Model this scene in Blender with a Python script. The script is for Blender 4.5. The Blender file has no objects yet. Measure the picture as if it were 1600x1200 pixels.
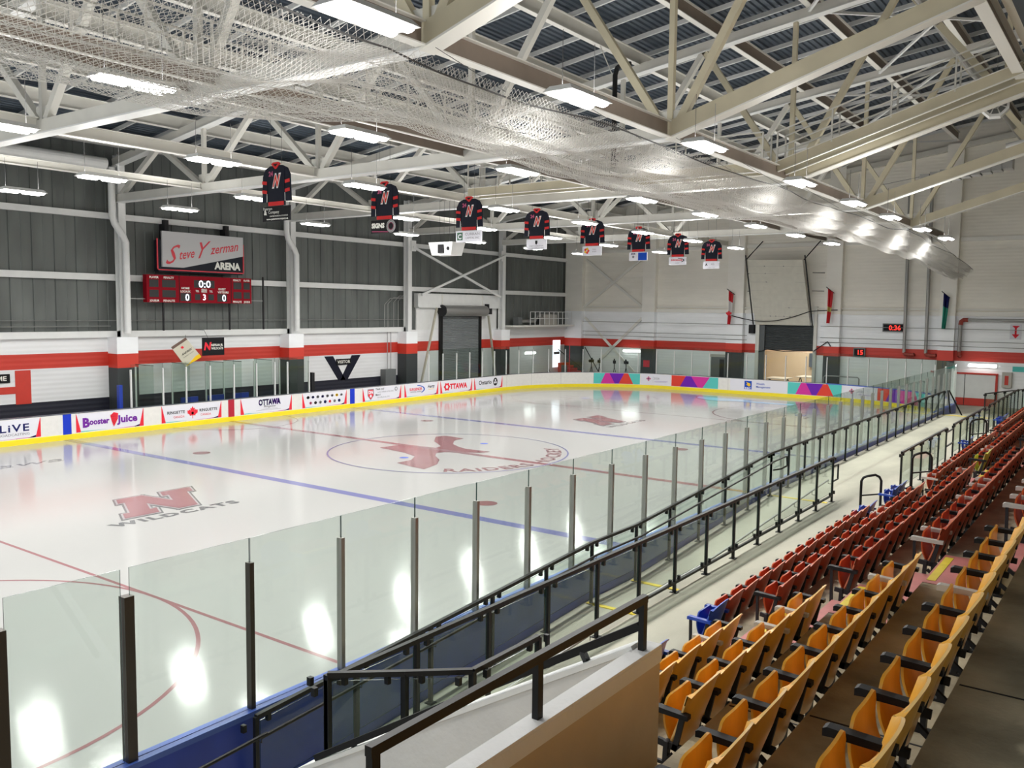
import bpy, math, random
from mathutils import Vector, Matrix
random.seed(7)
SC = bpy.context.scene
COL = SC.collection
PI = math.pi

# ---------------------------------------------------------------- camera
YAW, PITCH, ROLL, FPX = .630, -.085, .012, 1365.7
f_ = Vector((-math.sin(YAW)*math.cos(PITCH), math.cos(YAW)*math.cos(PITCH), math.sin(PITCH)))
r0 = f_.cross(Vector((0, 0, 1))).normalized(); u0 = r0.cross(f_)
r_ = r0*math.cos(ROLL)+u0*math.sin(ROLL); u_ = -r0*math.sin(ROLL)+u0*math.cos(ROLL)
cam = bpy.data.objects.new('camera', bpy.data.cameras.new('camera')); COL.objects.link(cam)
M = Matrix((r_, u_, -f_)).transposed().to_4x4(); M.translation = Vector((8.577, 5.021, 5.449))
cam.matrix_world = M
cam.data.sensor_width = 36; cam.data.lens = 36*FPX/1600; cam.data.clip_end = 300; cam.data.clip_start = .05
SC.camera = cam
# ---------------------------------------------------------------- world and exposure
W = bpy.data.worlds.new('world'); SC.world = W; W.use_nodes = True
W.node_tree.nodes['Background'].inputs[0].default_value = (.80, .86, .92, 1)
W.node_tree.nodes['Background'].inputs[1].default_value = .70
SC.view_settings.view_transform = 'Standard'
try: SC.view_settings.look = 'None'
except Exception: pass
SC.view_settings.gamma = 1.0
SC.view_settings.use_curve_mapping = False
SC.view_settings.exposure = 0.58
LAMP_W = 150.0; OMNI_W = 26.0; UP_W = 38.0
SC.cycles.max_bounces = 10; SC.cycles.diffuse_bounces = 5; SC.cycles.glossy_bounces = 4
SC.cycles.transparent_max_bounces = 40; SC.cycles.transmission_bounces = 4
SC.cycles.caustics_reflective = False; SC.cycles.caustics_refractive = False
SC.cycles.sample_clamp_indirect = 4.0
SC.cycles.use_denoising = True

# ---------------------------------------------------------------- materials
def pr(m):
    return m.node_tree.nodes['Principled BSDF']
def mat(name, col, rough=.5, metal=0., spec=.5, noise=0., nscale=3., emit=0., bump=0., bscale=40., stretch=None):
    m = bpy.data.materials.new(name); m.use_nodes = True; nt = m.node_tree; b = pr(m)
    c = (*col, 1) if len(col) == 3 else col
    b.inputs['Base Color'].default_value = c
    b.inputs['Roughness'].default_value = rough; b.inputs['Metallic'].default_value = metal
    b.inputs['Specular IOR Level'].default_value = spec
    if emit:
        b.inputs['Emission Color'].default_value = c; b.inputs['Emission Strength'].default_value = emit
    tc = None
    if noise or bump:
        tc = nt.nodes.new('ShaderNodeTexCoord'); mp = nt.nodes.new('ShaderNodeMapping')
        nt.links.new(tc.outputs['Object'], mp.inputs[0])
        if stretch: mp.inputs['Scale'].default_value = stretch
    if noise:
        n = nt.nodes.new('ShaderNodeTexNoise'); n.inputs['Scale'].default_value = nscale; n.inputs['Detail'].default_value = 6
        nt.links.new(mp.outputs[0], n.inputs['Vector'])
        r = nt.nodes.new('ShaderNodeValToRGB')
        r.color_ramp.elements[0].position = .3; r.color_ramp.elements[1].position = .72
        r.color_ramp.elements[0].color = (*[max(0, x*(1-noise)) for x in c[:3]], 1)
        r.color_ramp.elements[1].color = (*[min(1, x*(1+noise)) for x in c[:3]], 1)
        nt.links.new(n.outputs[0], r.inputs[0]); nt.links.new(r.outputs[0], b.inputs['Base Color'])
    if bump:
        n2 = nt.nodes.new('ShaderNodeTexNoise'); n2.inputs['Scale'].default_value = bscale; n2.inputs['Detail'].default_value = 4
        nt.links.new(mp.outputs[0], n2.inputs['Vector'])
        bu = nt.nodes.new('ShaderNodeBump'); bu.inputs['Strength'].default_value = bump; bu.inputs['Distance'].default_value = .02
        nt.links.new(n2.outputs[0], bu.inputs['Height']); nt.links.new(bu.outputs[0], b.inputs['Normal'])
    return m
def glassmat(name, tint, refl=1.0, rough=.02):
    m = bpy.data.materials.new(name); m.use_nodes = True; nt = m.node_tree; nt.nodes.remove(pr(m))
    out = nt.nodes['Material Output']
    t = nt.nodes.new('ShaderNodeBsdfTransparent'); t.inputs[0].default_value = (*tint, 1)
    g = nt.nodes.new('ShaderNodeBsdfGlossy'); g.inputs['Roughness'].default_value = rough; g.inputs[0].default_value = (.9, .95, .93, 1)
    # Schlick reflectance of a thin sheet (same from both faces)
    lw = nt.nodes.new('ShaderNodeLayerWeight'); lw.inputs[0].default_value = .5
    pw = nt.nodes.new('ShaderNodeMath'); pw.operation = 'POWER'; pw.inputs[1].default_value = 5
    ma = nt.nodes.new('ShaderNodeMath'); ma.operation = 'MULTIPLY_ADD'; ma.inputs[1].default_value = .9; ma.inputs[2].default_value = .022
    mu = nt.nodes.new('ShaderNodeMath'); mu.operation = 'MULTIPLY'; mu.inputs[1].default_value = refl
    mx = nt.nodes.new('ShaderNodeMixShader')
    nt.links.new(lw.outputs['Facing'], pw.inputs[0]); nt.links.new(pw.outputs[0], ma.inputs[0]); nt.links.new(ma.outputs[0], mu.inputs[0]); nt.links.new(mu.outputs[0], mx.inputs[0])
    nt.links.new(t.outputs[0], mx.inputs[1]); nt.links.new(g.outputs[0], mx.inputs[2])
    nt.links.new(mx.outputs[0], out.inputs[0]); return m
def bandmat(name, bands, rough=.55, course=None, noise=.04):
    """painted wall: list of (z_from, colour) bands by height, with faint block courses"""
    m = bpy.data.materials.new(name); m.use_nodes = True; nt = m.node_tree; b = pr(m)
    b.inputs['Roughness'].default_value = rough
    tc = nt.nodes.new('ShaderNodeTexCoord'); sp = nt.nodes.new('ShaderNodeSeparateXYZ'); nt.links.new(tc.outputs['Object'], sp.inputs[0])
    mr = nt.nodes.new('ShaderNodeMath'); mr.operation = 'DIVIDE'; mr.inputs[1].default_value = 20.; nt.links.new(sp.outputs[2], mr.inputs[0])
    rp = nt.nodes.new('ShaderNodeValToRGB'); rp.color_ramp.interpolation = 'CONSTANT'
    els = rp.color_ramp.elements
    els[0].position = 0; els[0].color = (*bands[0][1], 1); els[1].position = bands[1][0]/20.; els[1].color = (*bands[1][1], 1)
    for z, c in bands[2:]:
        e = els.new(z/20.); e.color = (*c, 1)
    nt.links.new(mr.outputs[0], rp.inputs[0])
    n = nt.nodes.new('ShaderNodeTexNoise'); n.inputs['Scale'].default_value = .7; n.inputs['Detail'].default_value = 5
    mp = nt.nodes.new('ShaderNodeMapping'); mp.inputs['Scale'].default_value = (1, 1, 3); nt.links.new(tc.outputs['Object'], mp.inputs[0]); nt.links.new(mp.outputs[0], n.inputs['Vector'])
    mm = nt.nodes.new('ShaderNodeMapRange'); mm.inputs[3].default_value = 1-noise*2; mm.inputs[4].default_value = 1+noise*2; nt.links.new(n.outputs[0], mm.inputs[0])
    mx = nt.nodes.new('ShaderNodeMix'); mx.data_type = 'RGBA'; mx.blend_type = 'MULTIPLY'; mx.inputs[0].default_value = 1
    nt.links.new(rp.outputs[0], mx.inputs[6]); nt.links.new(mm.outputs[0], mx.inputs[7]); nt.links.new(mx.outputs[2], b.inputs['Base Color'])
    if course:
        w = nt.nodes.new('ShaderNodeTexWave'); w.wave_type = 'BANDS'; w.bands_direction = 'Z'; w.inputs['Scale'].default_value = PI/10/course*1.0
        nt.links.new(tc.outputs['Object'], w.inputs['Vector'])
        bu = nt.nodes.new('ShaderNodeBump'); bu.inputs['Strength'].default_value = .25; bu.inputs['Distance'].default_value = .02
        nt.links.new(w.outputs[0], bu.inputs['Height']); nt.links.new(bu.outputs[0], b.inputs['Normal'])
    return m

RED = (.52, .035, .02); WHT = (.78, .79, .80); BLK = (.012, .013, .018)
def icemat(name, col):
    m = mat(name, col, rough=.16, spec=.33)
    nt = m.node_tree; b = pr(m); tc = nt.nodes.new('ShaderNodeTexCoord')
    n = nt.nodes.new('ShaderNodeTexNoise'); n.inputs['Scale'].default_value = .6; n.inputs['Detail'].default_value = 8
    nt.links.new(tc.outputs['Object'], n.inputs['Vector'])
    mr = nt.nodes.new('ShaderNodeMapRange'); mr.inputs[3].default_value = .055; mr.inputs[4].default_value = .12
    nt.links.new(n.outputs[0], mr.inputs[0]); nt.links.new(mr.outputs[0], b.inputs['Roughness'])
    # skate scratches: very stretched noise along two directions, bump only
    mp = nt.nodes.new('ShaderNodeMapping'); mp.inputs['Rotation'].default_value = (0, 0, .5); mp.inputs['Scale'].default_value = (9, .7, 1)
    nt.links.new(tc.outputs['Object'], mp.inputs[0])
    n2 = nt.nodes.new('ShaderNodeTexNoise'); n2.inputs['Scale'].default_value = 4; n2.inputs['Detail'].default_value = 6
    nt.links.new(mp.outputs[0], n2.inputs['Vector'])
    bu = nt.nodes.new('ShaderNodeBump'); bu.inputs['Strength'].default_value = .05; bu.inputs['Distance'].default_value = .02
    nt.links.new(n2.outputs[0], bu.inputs['Height']); nt.links.new(bu.outputs[0], b.inputs['Normal'])
    mx = nt.nodes.new('ShaderNodeMix'); mx.data_type = 'RGBA'
    n3 = nt.nodes.new('ShaderNodeTexNoise'); n3.inputs['Scale'].default_value = .25; n3.inputs['Detail'].default_value = 5
    nt.links.new(tc.outputs['Object'], n3.inputs['Vector'])
    mx.inputs[6].default_value = (*col, 1); mx.inputs[7].default_value = (col[0]*.93, col[1]*.965, col[2]*.96, 1)
    nt.links.new(n3.outputs[0], mx.inputs[0]); nt.links.new(mx.outputs[2], b.inputs['Base Color'])
    return m
MT = dict(
 ice=icemat('ice_white', (.395, .388, .38)), iceblue=icemat('ice_blue_paint', (.165, .165, .33)), icered=icemat('ice_red_paint', (.29, .145, .155)),
 icegrey=icemat('ice_grey_paint', (.14, .14, .145)), icewhite=icemat('ice_pale_paint', (.34, .31, .32)), icedot=icemat('ice_blue_dot', (.13, .18, .55)),
 icelight=icemat('ice_crease_blue', (.38, .60, .85)), icemaroon=icemat('ice_maroon_paint', (.25, .125, .135)),
 board=mat('board_white', (.72, .71, .68), .35, noise=.04, nscale=6), yellow=mat('kick_yellow', (.83, .68, .02), .4),
 bblue=mat('board_blue', (.015, .045, .36), .4, noise=.15, nscale=2), capblue=mat('cap_blue', (.06, .12, .45), .35), capdark=mat('cap_dark', (.10, .11, .14), .4),
 stripeblue=mat('stripe_blue', (.0, .03, .50), .4), stripered=mat('stripe_red', (.42, .01, .03), .4),
 glass=glassmat('rink_glass', (.85, .89, .865), .6), railglass=glassmat('rail_glass', (.90, .94, .92), .8), edge=mat('glass_edge', (.02, .05, .045), .2),
 bronze=mat('post_bronze', (.060, .050, .042), .35, .6), steelpost=mat('post_alloy', (.32, .31, .29), .35, .7), whitepost=mat('post_white', (.68, .69, .68), .4),
 black=mat('black_paint', (.007, .0075, .008), .45, spec=.3), blackrough=mat('black_matt', (.02, .02, .022), .7),
 galv=mat('galvanised_pipe', (.35, .35, .34), .4, .7),
 steel=mat('truss_paint', (.62, .61, .56), .55, noise=.06, nscale=1.2), tan=mat('truss_warm_paint', (.56, .51, .37), .55, noise=.08, nscale=1.2),
 white=mat('white_paint', (.74, .75, .74), .5, noise=.03), flange=mat('flange_paint', (.78, .77, .72), .5), taupe=mat('taupe_brown', (.23, .185, .15), .6, noise=.08, nscale=2),  # taupe: darker brown for beam webs between paler flanges
 deck=mat('roof_deck', (.055, .075, .100), .45, .3), clad=mat('metal_cladding', (.125, .137, .130), .48, .25, noise=.22, nscale=1.2, stretch=(1, 1, .25)),
 conc=mat('concrete', (.45, .43, .35), .75, noise=.22, nscale=.9, bump=.25, bscale=30, stretch=(1, .35, 1)),
 darkconc=mat('stand_concrete', (.38, .33, .225), .8, noise=.5, nscale=1.5, bump=.35, bscale=30),
 pinkstep=mat('pink_step_paint', (.50, .17, .155), .6, noise=.12, nscale=4), yellowstrip=mat('yellow_strip', (.72, .56, .04), .6, noise=.1, nscale=9),
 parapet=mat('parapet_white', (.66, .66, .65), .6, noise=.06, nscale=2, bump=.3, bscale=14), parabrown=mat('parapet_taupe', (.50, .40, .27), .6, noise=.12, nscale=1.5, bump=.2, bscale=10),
 seaty=mat('seat_yellow', (.74, .37, .040), .32, noise=.14, nscale=5, stretch=(1, 1, .4)), seatyedge=mat('seat_yellow_edge', (.88, .58, .22), .4),
 seatr=mat('seat_red', (.36, .055, .022), .34, noise=.16, nscale=5, stretch=(1, 1, .4)), seatredge=mat('seat_red_edge', (.62, .19, .10), .4),
 seatpanr=mat('seat_pan_orange', (.56, .095, .025), .34, noise=.12, nscale=5), seatb=mat('seat_blue', (.012, .055, .36), .33), seatbedge=mat('seat_blue_edge', (.05, .12, .5), .4),
 seatl=mat('seat_lime', (.52, .50, .05), .35), seatledge=mat('seat_lime_edge', (.70, .68, .25), .4), armgrey=mat('arm_grey', (.44, .42, .38), .55), armblack=mat('arm_black', (.008, .008, .009), .5, spec=.25),
 iron=mat('seat_iron', (.02, .02, .022), .55, spec=.25), bracket=mat('bracket_pale', (.60, .60, .58), .5),
 adwhite=mat('ad_white', (.70, .70, .76), .35), adred=mat('ad_red', (.72, .03, .05), .35), adnavy=mat('ad_navy', (.01, .012, .10), .4), adpurple=mat('ad_purple', (.16, .02, .30), .4), admagenta=mat('ad_magenta', (.60, .04, .30), .4),
 adteal=mat('ad_teal', (.10, .52, .48), .4), adorange=mat('ad_orange_red', (.68, .06, .04), .4), adviolet=mat('ad_violet', (.15, .02, .40), .4), adblack=mat('ad_black', (.01, .01, .012), .4), adgrey=mat('ad_grey', (.22, .22, .24), .5), adblue=mat('ad_blue', (.01, .07, .45), .4), adgold=mat('ad_gold', (.80, .50, .02), .4), adpink=mat('ad_pink', (.50, .10, .20), .4),
 net=mat('netting', (.80, .79, .76), .9, spec=.05), cable=mat('cable', (.08, .08, .08), .6),
 dummy=None, lamp=mat('lamp_diffuser', (1, .985, .95), .5, emit=9.0), tubelamp=mat('tube_lamp', (.97, 1, .99), .5, emit=4.5), housing=mat('lamp_housing', (.70, .71, .70), .5),
 ledw=mat('led_white', (.85, .9, 1), .5, emit=1.1), ledr=mat('led_red', (1, .03, .02), .5, emit=1.3), sbred=mat('scoreboard_maroon', (.24, .004, .012), .6, spec=.1), sbdark=mat('scoreboard_cell', (.045, .045, .045), .6),
 signgrey=mat('sign_grey', (.50, .50, .51), .45), signdark=mat('sign_dark', (.018, .02, .028), .45), signred=mat('sign_red', (.62, .03, .05), .4), signtext=mat('sign_cream', (.80, .80, .74), .5),
 cloth=mat('jersey_navy', (.010, .012, .022), .8), clothred=mat('jersey_red', (.55, .03, .03), .8), clothwhite=mat('jersey_white', (.75, .75, .75), .8),
 redpaint=mat('red_paint', RED, .5, noise=.05), navy=mat('navy_base', (.010, .011, .022), .5), shutter=mat('roller_steel', (.30, .32, .33), .4, .4), shutterdark=mat('roller_dark', (.085, .095, .10), .45, .3),
 curtain=mat('door_panel_cream', (.60, .58, .50), .55, noise=.05, nscale=3), flagred=mat('flag_red', (.60, .02, .03), .8), flagwhite=mat('flag_white', (.72, .70, .70), .8), flaggreen=mat('flag_green', (.03, .30, .22), .8), flaggold=mat('flag_gold', (.5, .4, .12), .8),
 tanroom=mat('room_tan', (.62, .50, .38), .7), tablet=mat('table_pale', (.55, .50, .44), .5), roomblue=mat('room_blue_panel', (.06, .08, .12), .6), greybox=mat('grey_box', (.12, .13, .13), .5), redelbow=mat('pipe_red', (.28, .035, .02), .5),
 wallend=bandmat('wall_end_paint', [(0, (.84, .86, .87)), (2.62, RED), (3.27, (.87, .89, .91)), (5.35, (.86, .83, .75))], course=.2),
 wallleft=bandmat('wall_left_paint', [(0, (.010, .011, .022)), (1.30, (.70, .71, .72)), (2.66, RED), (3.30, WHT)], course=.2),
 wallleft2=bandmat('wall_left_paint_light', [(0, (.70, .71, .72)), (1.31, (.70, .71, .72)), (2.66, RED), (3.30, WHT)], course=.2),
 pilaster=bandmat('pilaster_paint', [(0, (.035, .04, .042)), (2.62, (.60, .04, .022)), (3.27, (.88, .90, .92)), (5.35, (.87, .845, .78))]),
)

for k_ in list(MT):
    if k_.startswith('ad') or k_ in ('signdark', 'navy', 'cloth', 'blackrough', 'sbdark', 'clothred'): pr(MT[k_]).inputs['Specular IOR Level'].default_value = .15; pr(MT[k_]).inputs['Roughness'].default_value = .6
# ---------------------------------------------------------------- mesh helpers
class MB:
    def __init__(s): s.v = []; s.f = []; s.m = []; s.mats = []
    def mi(s, m):
        m = MT[m] if isinstance(m, str) else m
        if m not in s.mats: s.mats.append(m)
        return s.mats.index(m)
    def add(s, vs, fs, m):
        k = len(s.v); s.v += [tuple(v) for v in vs]; i = s.mi(m)
        for f in fs: s.f.append(tuple(k+a for a in f)); s.m.append(i)
    def box(s, x0, y0, z0, x1, y1, z1, m):
        x0, x1 = min(x0, x1), max(x0, x1); y0, y1 = min(y0, y1), max(y0, y1); z0, z1 = min(z0, z1), max(z0, z1)
        s.add([(x0,y0,z0),(x1,y0,z0),(x1,y1,z0),(x0,y1,z0),(x0,y0,z1),(x1,y0,z1),(x1,y1,z1),(x0,y1,z1)],
              [(0,3,2,1),(4,5,6,7),(0,1,5,4),(1,2,6,5),(2,3,7,6),(3,0,4,7)], m)
    def bar(s, p, q, w, h, m, up=(0, 0, 1)):
        p = Vector(p); q = Vector(q); d = (q-p).normalized(); up = Vector(up)
        if abs(d.dot(up)) > .99: up = Vector((0, 1, 0))
        a = d.cross(up).normalized()*w/2; b = a.cross(d).normalized()*h/2
        s.add([p-a-b, p+a-b, p+a+b, p-a+b, q-a-b, q+a-b, q+a+b, q-a+b],
              [(0,1,2,3),(4,7,6,5),(0,4,5,1),(1,5,6,2),(2,6,7,3),(3,7,4,0)], m)
    def ibeam(s, p, q, w, h, mw, mf, t=.025):
        p = Vector(p); q = Vector(q); d = (q-p).normalized(); up = Vector((0, 0, 1)); a = d.cross(up).normalized(); b = a.cross(d).normalized()
        s.bar(p, q, t, h-2*t, mw)
        s.bar(p+b*(h/2-t/2), q+b*(h/2-t/2), w, t, mf); s.bar(p-b*(h/2-t/2), q-b*(h/2-t/2), w, t, mf)
    def tube(s, pts, r, m, n=8, cap=True):
        pts = [Vector(p) for p in pts]; k = len(s.v); i = s.mi(m); up = Vector((0, 0, 1)); prev = None
        for j, p in enumerate(pts):
            d = (pts[min(j+1, len(pts)-1)]-pts[max(j-1, 0)]).normalized()
            if prev is None:
                a = d.cross(up if abs(d.z) < .95 else Vector((1, 0, 0))).normalized()
            else: a = (prev-d*prev.dot(d)).normalized()
            prev = a; b = d.cross(a)
            rr = r[j] if isinstance(r, (list, tuple)) else r
            for c in range(n):
                t = 2*PI*c/n; s.v.append(tuple(p+(a*math.cos(t)+b*math.sin(t))*rr))
        for j in range(len(pts)-1):
            for c in range(n):
                c2 = (c+1) % n; s.f.append((k+j*n+c, k+j*n+c2, k+(j+1)*n+c2, k+(j+1)*n+c)); s.m.append(i)
        if cap:
            s.f.append(tuple(k+c for c in range(n))[::-1]); s.m.append(i)
            s.f.append(tuple(k+(len(pts)-1)*n+c for c in range(n))); s.m.append(i)
    def prism(s, poly, o, a, b, n, th, m, mside=None):
        """polygon (u,v) in plane o+u*a+v*b extruded by n*th"""
        o = Vector(o); a = Vector(a); b = Vector(b); n = Vector(n)
        k = len(poly); F = [o+a*u+b*v for u, v in poly]; G = [p+n*th for p in F]
        if a.cross(b).dot(n) * th < 0 or sum(poly[i][0]*poly[(i+1) % k][1]-poly[(i+1) % k][0]*poly[i][1] for i in range(k)) < 0: pass
        s.add(F+G, [tuple(range(k))[::-1], tuple(range(k, 2*k))], m)
        s.add(F+G, [(i, (i+1) % k, k+(i+1) % k, k+i) for i in range(k)], mside or m)
    def build(s, name, parent=None, smooth=False, loc=None):
        me = bpy.data.meshes.new(name); me.from_pydata(s.v, [], s.f)
        for mm in s.mats: me.materials.append(mm)
        me.polygons.foreach_set('material_index', s.m)
        if smooth: me.polygons.foreach_set('use_smooth', [True]*len(me.polygons))
        me.update()
        o = bpy.data.objects.new(name, me); COL.objects.link(o)
        if parent: o.parent = parent
        if loc: o.location = loc
        return o
def tag(o, label, cat, group=None, kind=None):
    o['label'] = label; o['category'] = cat
    if group: o['group'] = group
    if kind: o['kind'] = kind
    return o
def struct(o):
    o['kind'] = 'structure'; return o
def empty(name, loc=(0, 0, 0), rz=0, label=None, cat=None, group=None):
    o = bpy.data.objects.new(name, None); COL.objects.link(o); o.location = loc; o.rotation_euler = (0, 0, rz)
    if label: tag(o, label, cat, group)
    return o
def copy_tree(o, parent=None):
    c = o.copy(); COL.objects.link(c)
    if parent: c.parent = parent
    for ch in list(o.children): copy_tree(ch, c)
    return c
ORD = ['first', 'second', 'third', 'fourth', 'fifth', 'sixth', 'seventh', 'eighth', 'ninth', 'tenth', 'eleventh', 'twelfth', 'thirteenth', 'fourteenth', 'fifteenth', 'sixteenth', 'seventeenth', 'eighteenth', 'nineteenth', 'twentieth']
TENS = {2: 'twenty', 3: 'thirty', 4: 'forty'}
def ordn(i):
    if i < 20: return ORD[i]
    t, u = divmod(i+1, 10)
    return (TENS[t]+'-'+ORD[u-1]) if u else {2: 'twentieth', 3: 'thirtieth', 4: 'fortieth'}[t]
_tc = {}
def textgeo(s, size=1., bold=0., shear=0., space=1., align='CENTER'):
    key = (s, bold, shear, space)
    if key not in _tc:
        cu = bpy.data.curves.new('tmp', 'FONT'); cu.body = s; cu.size = 1; cu.offset = bold; cu.shear = shear; cu.space_character = space
        cu.resolution_u = 2; cu.fill_mode = 'FRONT'
        ob = bpy.data.objects.new('tmp', cu); COL.objects.link(ob); dg = bpy.context.evaluated_depsgraph_get(); dg.update()
        me = bpy.data.meshes.new_from_object(ob.evaluated_get(dg))
        V = [(v.co.x, v.co.y) for v in me.vertices]; F = [tuple(p.vertices) for p in me.polygons]
        bpy.data.objects.remove(ob); bpy.data.curves.remove(cu); bpy.data.meshes.remove(me)
        x0 = min(v[0] for v in V); x1 = max(v[0] for v in V); y0 = min(v[1] for v in V)
        _tc[key] = ([(x-x0, y) for x, y in V], F, x1-x0)
    V, F, w = _tc[key]
    dx = {'CENTER': -w/2, 'LEFT': 0, 'RIGHT': -w}[align]
    return [((x+dx)*size, y*size) for x, y in V], F, w*size
def put_text(mb, s, fn, u, v, size, m, width=None, **kw):
    """write text through fn(u, v)->point; width squeezes or stretches it to that width"""
    V, F, w = textgeo(s, size, **kw)
    k = width/w if width else 1.
    mb.add([fn(u+x*k, v+y) for x, y in V], F, m)
def flat(o, a, b, n, off):
    o = Vector(o)+Vector(n)*off; a = Vector(a); b = Vector(b)
    return lambda u, v: o+a*u+b*v
def fpoly(mb, fn, pts, m): mb.add([fn(u, v) for u, v in pts], [tuple(range(len(pts)))], m)
def circ(u, v, r, n=20, k=1.): return [(u+r*math.cos(2*PI*i/n), v+r*k*math.sin(2*PI*i/n)) for i in range(n)]

# ---------------------------------------------------------------- rink perimeter
XN, XF, RR, RL = .78, -26.45, 8.53, 60.96
ARC = PI/2*RR
def B(s):
    """inner face of the boards: s=0 at far side near corner end, along +Y, end, back along near side; returns x,y,outward normal"""
    a1 = RL-2*RR; a2 = XN-XF-2*RR
    per = 2*a1+2*a2+4*ARC; s = s % per
    if s < a1: return XF, RR+s, -1, 0
    s -= a1
    if s < ARC:
        t = s/RR; return XF+RR-RR*math.cos(t), RL-RR+RR*math.sin(t), -math.cos(t), math.sin(t)
    s -= ARC
    if s < a2: return XF+RR+s, RL, 0, 1
    s -= a2
    if s < ARC:
        t = s/RR; return XN-RR+RR*math.sin(t), RL-RR+RR*math.cos(t), math.sin(t), math.cos(t)
    s -= ARC
    if s < a1: return XN, RL-RR-s, 1, 0
    s -= a1
    if s < ARC:
        t = s/RR; return XN-RR+RR*math.cos(t), RR-RR*math.sin(t), math.cos(t), -math.sin(t)
    s -= ARC
    if s < a2: return XN-RR-s, 0, 0, -1
    s -= a2; t = s/RR
    return XF+RR-RR*math.sin(t), RR-RR*math.cos(t), -math.sin(t), -math.cos(t)
A1 = RL-2*RR; A2 = XN-XF-2*RR; PER = 2*A1+2*A2+4*ARC
S_NEAR = A1+ARC+A2+ARC           # near side starts here, at the end nearest the back wall; y = RL-RR-(s-S_NEAR)
CY = RL/2; CX = -12.95; BL = 7.79
def Bp(s, off, z):
    x, y, nx, ny = B(s); return Vector((x+nx*off, y+ny*off, z))
def stations(s0, s1):
    n = max(1, int((s1-s0)/.35)); out = [s0+(s1-s0)*i/n for i in range(n+1)]
    return out
def strip(mb, s0, s1, prof, m, closed=True):
    """sweep profile [(off,z)...] along the perimeter"""
    st = stations(s0, s1); k = len(prof); vs = [Bp(s, o, z) for s in st for o, z in prof]; fs = []
    for i in range(len(st)-1):
        for j in range(k if closed else k-1):
            j2 = (j+1) % k; fs.append((i*k+j, i*k+j2, (i+1)*k+j2, (i+1)*k+j))
    if closed: fs += [tuple(range(k)), tuple((len(st)-1)*k+j for j in range(k))[::-1]]
    mb.add(vs, fs, m)

# ================================================================ SETTING
g = MB(); g.box(-30, -4, -.35, 14, 66, -.16, 'darkconc'); struct(g.build('floor'))
# concrete apron round the rink at ice level (ring outside boards)
g = MB(); g.box(-29, -2, -.15, XF-.16, 64, -.02, 'darkconc'); g.box(XF-.16, RL+.16, -.15, 14, 64, -.02, 'conc'); g.box(XN+.16, -2, -.15, 14, RL+.16, -.02, 'darkconc')
for cx, sx in ((XF+RR, -1), (XN-RR, 1)):
    pts = [(cx+sx*(RR+.16), RL-RR)]+[(cx+sx*(RR+.16)*math.cos(t*PI/24), RL-RR+(RR+.16)*math.sin(t*PI/24)) for t in range(1, 12)]+[(cx, RL+.16), (cx+sx*(RR+.16), RL+.16)]
    g.add([(x, y, -.02) for x, y in pts], [tuple(range(len(pts))) if sx < 0 else tuple(range(len(pts)))], 'conc')
struct(g.build('floor_apron'))

# ---- ice sheet with its painted markings
g = MB()
outl = [Bp(PER*i/240, .02, 0) for i in range(240)]
g.add([(p.x, p.y, 0) for p in outl]+[(p.x, p.y, -.12) for p in outl], [tuple(range(240))[::-1]]+[(i, (i+1) % 240, 240+(i+1) % 240, 240+i) for i in range(240)], 'ice')
Z1, Z2, Z3, Z4 = .002, .004, .006, .008
_zc = [0]
def zu(z):
    _zc[0] += 1; return z+_zc[0]*.00007
def quad(x0, y0, x1, y1, z, m):
    z = zu(z); g.add([(x0, y0, z), (x1, y0, z), (x1, y1, z), (x0, y1, z)], [(0, 1, 2, 3)], m)
def ring(cx, cy, r, w, z, m, a0=0, a1=2*PI, n=96):
    z = zu(z); vs = []; n = max(8, int(n*(a1-a0)/(2*PI)))
    for i in range(n+1):
        t = a0+(a1-a0)*i/n
        vs += [(cx+(r-w/2)*math.cos(t), cy+(r-w/2)*math.sin(t), z), (cx+(r+w/2)*math.cos(t), cy+(r+w/2)*math.sin(t), z)]
    g.add(vs, [(2*i, 2*i+1, 2*i+3, 2*i+2) for i in range(n)], m)
def disc(cx, cy, r, z, m, n=32):
    z = zu(z); g.add([(cx+r*math.cos(2*PI*i/n), cy+r*math.sin(2*PI*i/n), z) for i in range(n)], [tuple(range(n))], m)
for s in (-1, 1): quad(XF, CY+s*BL-.18, XN, CY+s*BL+.18, Z1, 'iceblue')
quad(XF, CY-.16, XN, CY+.16, Z2, 'icered')
for y in (CY-.07, CY+.07): quad(-15.6, y-.02, -11.2, y+.02, Z4, 'icewhite')
for y in (14.02, RL-14.02): quad(XF, y-.04, XN, y+.04, Z1, 'icered')
for y in (3.35, RL-3.35): quad(XF+1.6, y-.03, XN-1.6, y+.03, Z1, 'icered')
for y in (9.45, RL-9.45):
    for x in (CX-6.7, CX+6.7):
        ring(x, y, 4.57, .07, Z1, 'icered')
        disc(x, y, .30, Z2, 'icedot')
        if y > 30:
            for a, b in ((1, 1), (1, -1), (-1, 1), (-1, -1)):
                quad(x+a*.6, y+b*.5-.03, x+a*1.7, y+b*.5+.03, Z2, 'icered'); quad(x+a*.6-.03, y+b*.5, x+a*.6+.03, y+b*1.4, Z2, 'icered')
for s in (-1, 1):
    for x in (CX-6.7, CX+6.7): disc(x, CY+s*(BL-1.52), .31, Z1, 'icemaroon')
ring(CX, CY, 4.57, .06, Z3, 'iceblue')
disc(-14.85, 32.9, .16, Z4, 'icedot') if 0 else None
disc(-13.21, 28.26, .17, Z3, 'icedot'); disc(-13.05, 32.81, .17, Z3, 'icedot')
ring(XF, CY, 3.05, .05, Z1, 'icered', -PI/2, PI/2)
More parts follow.
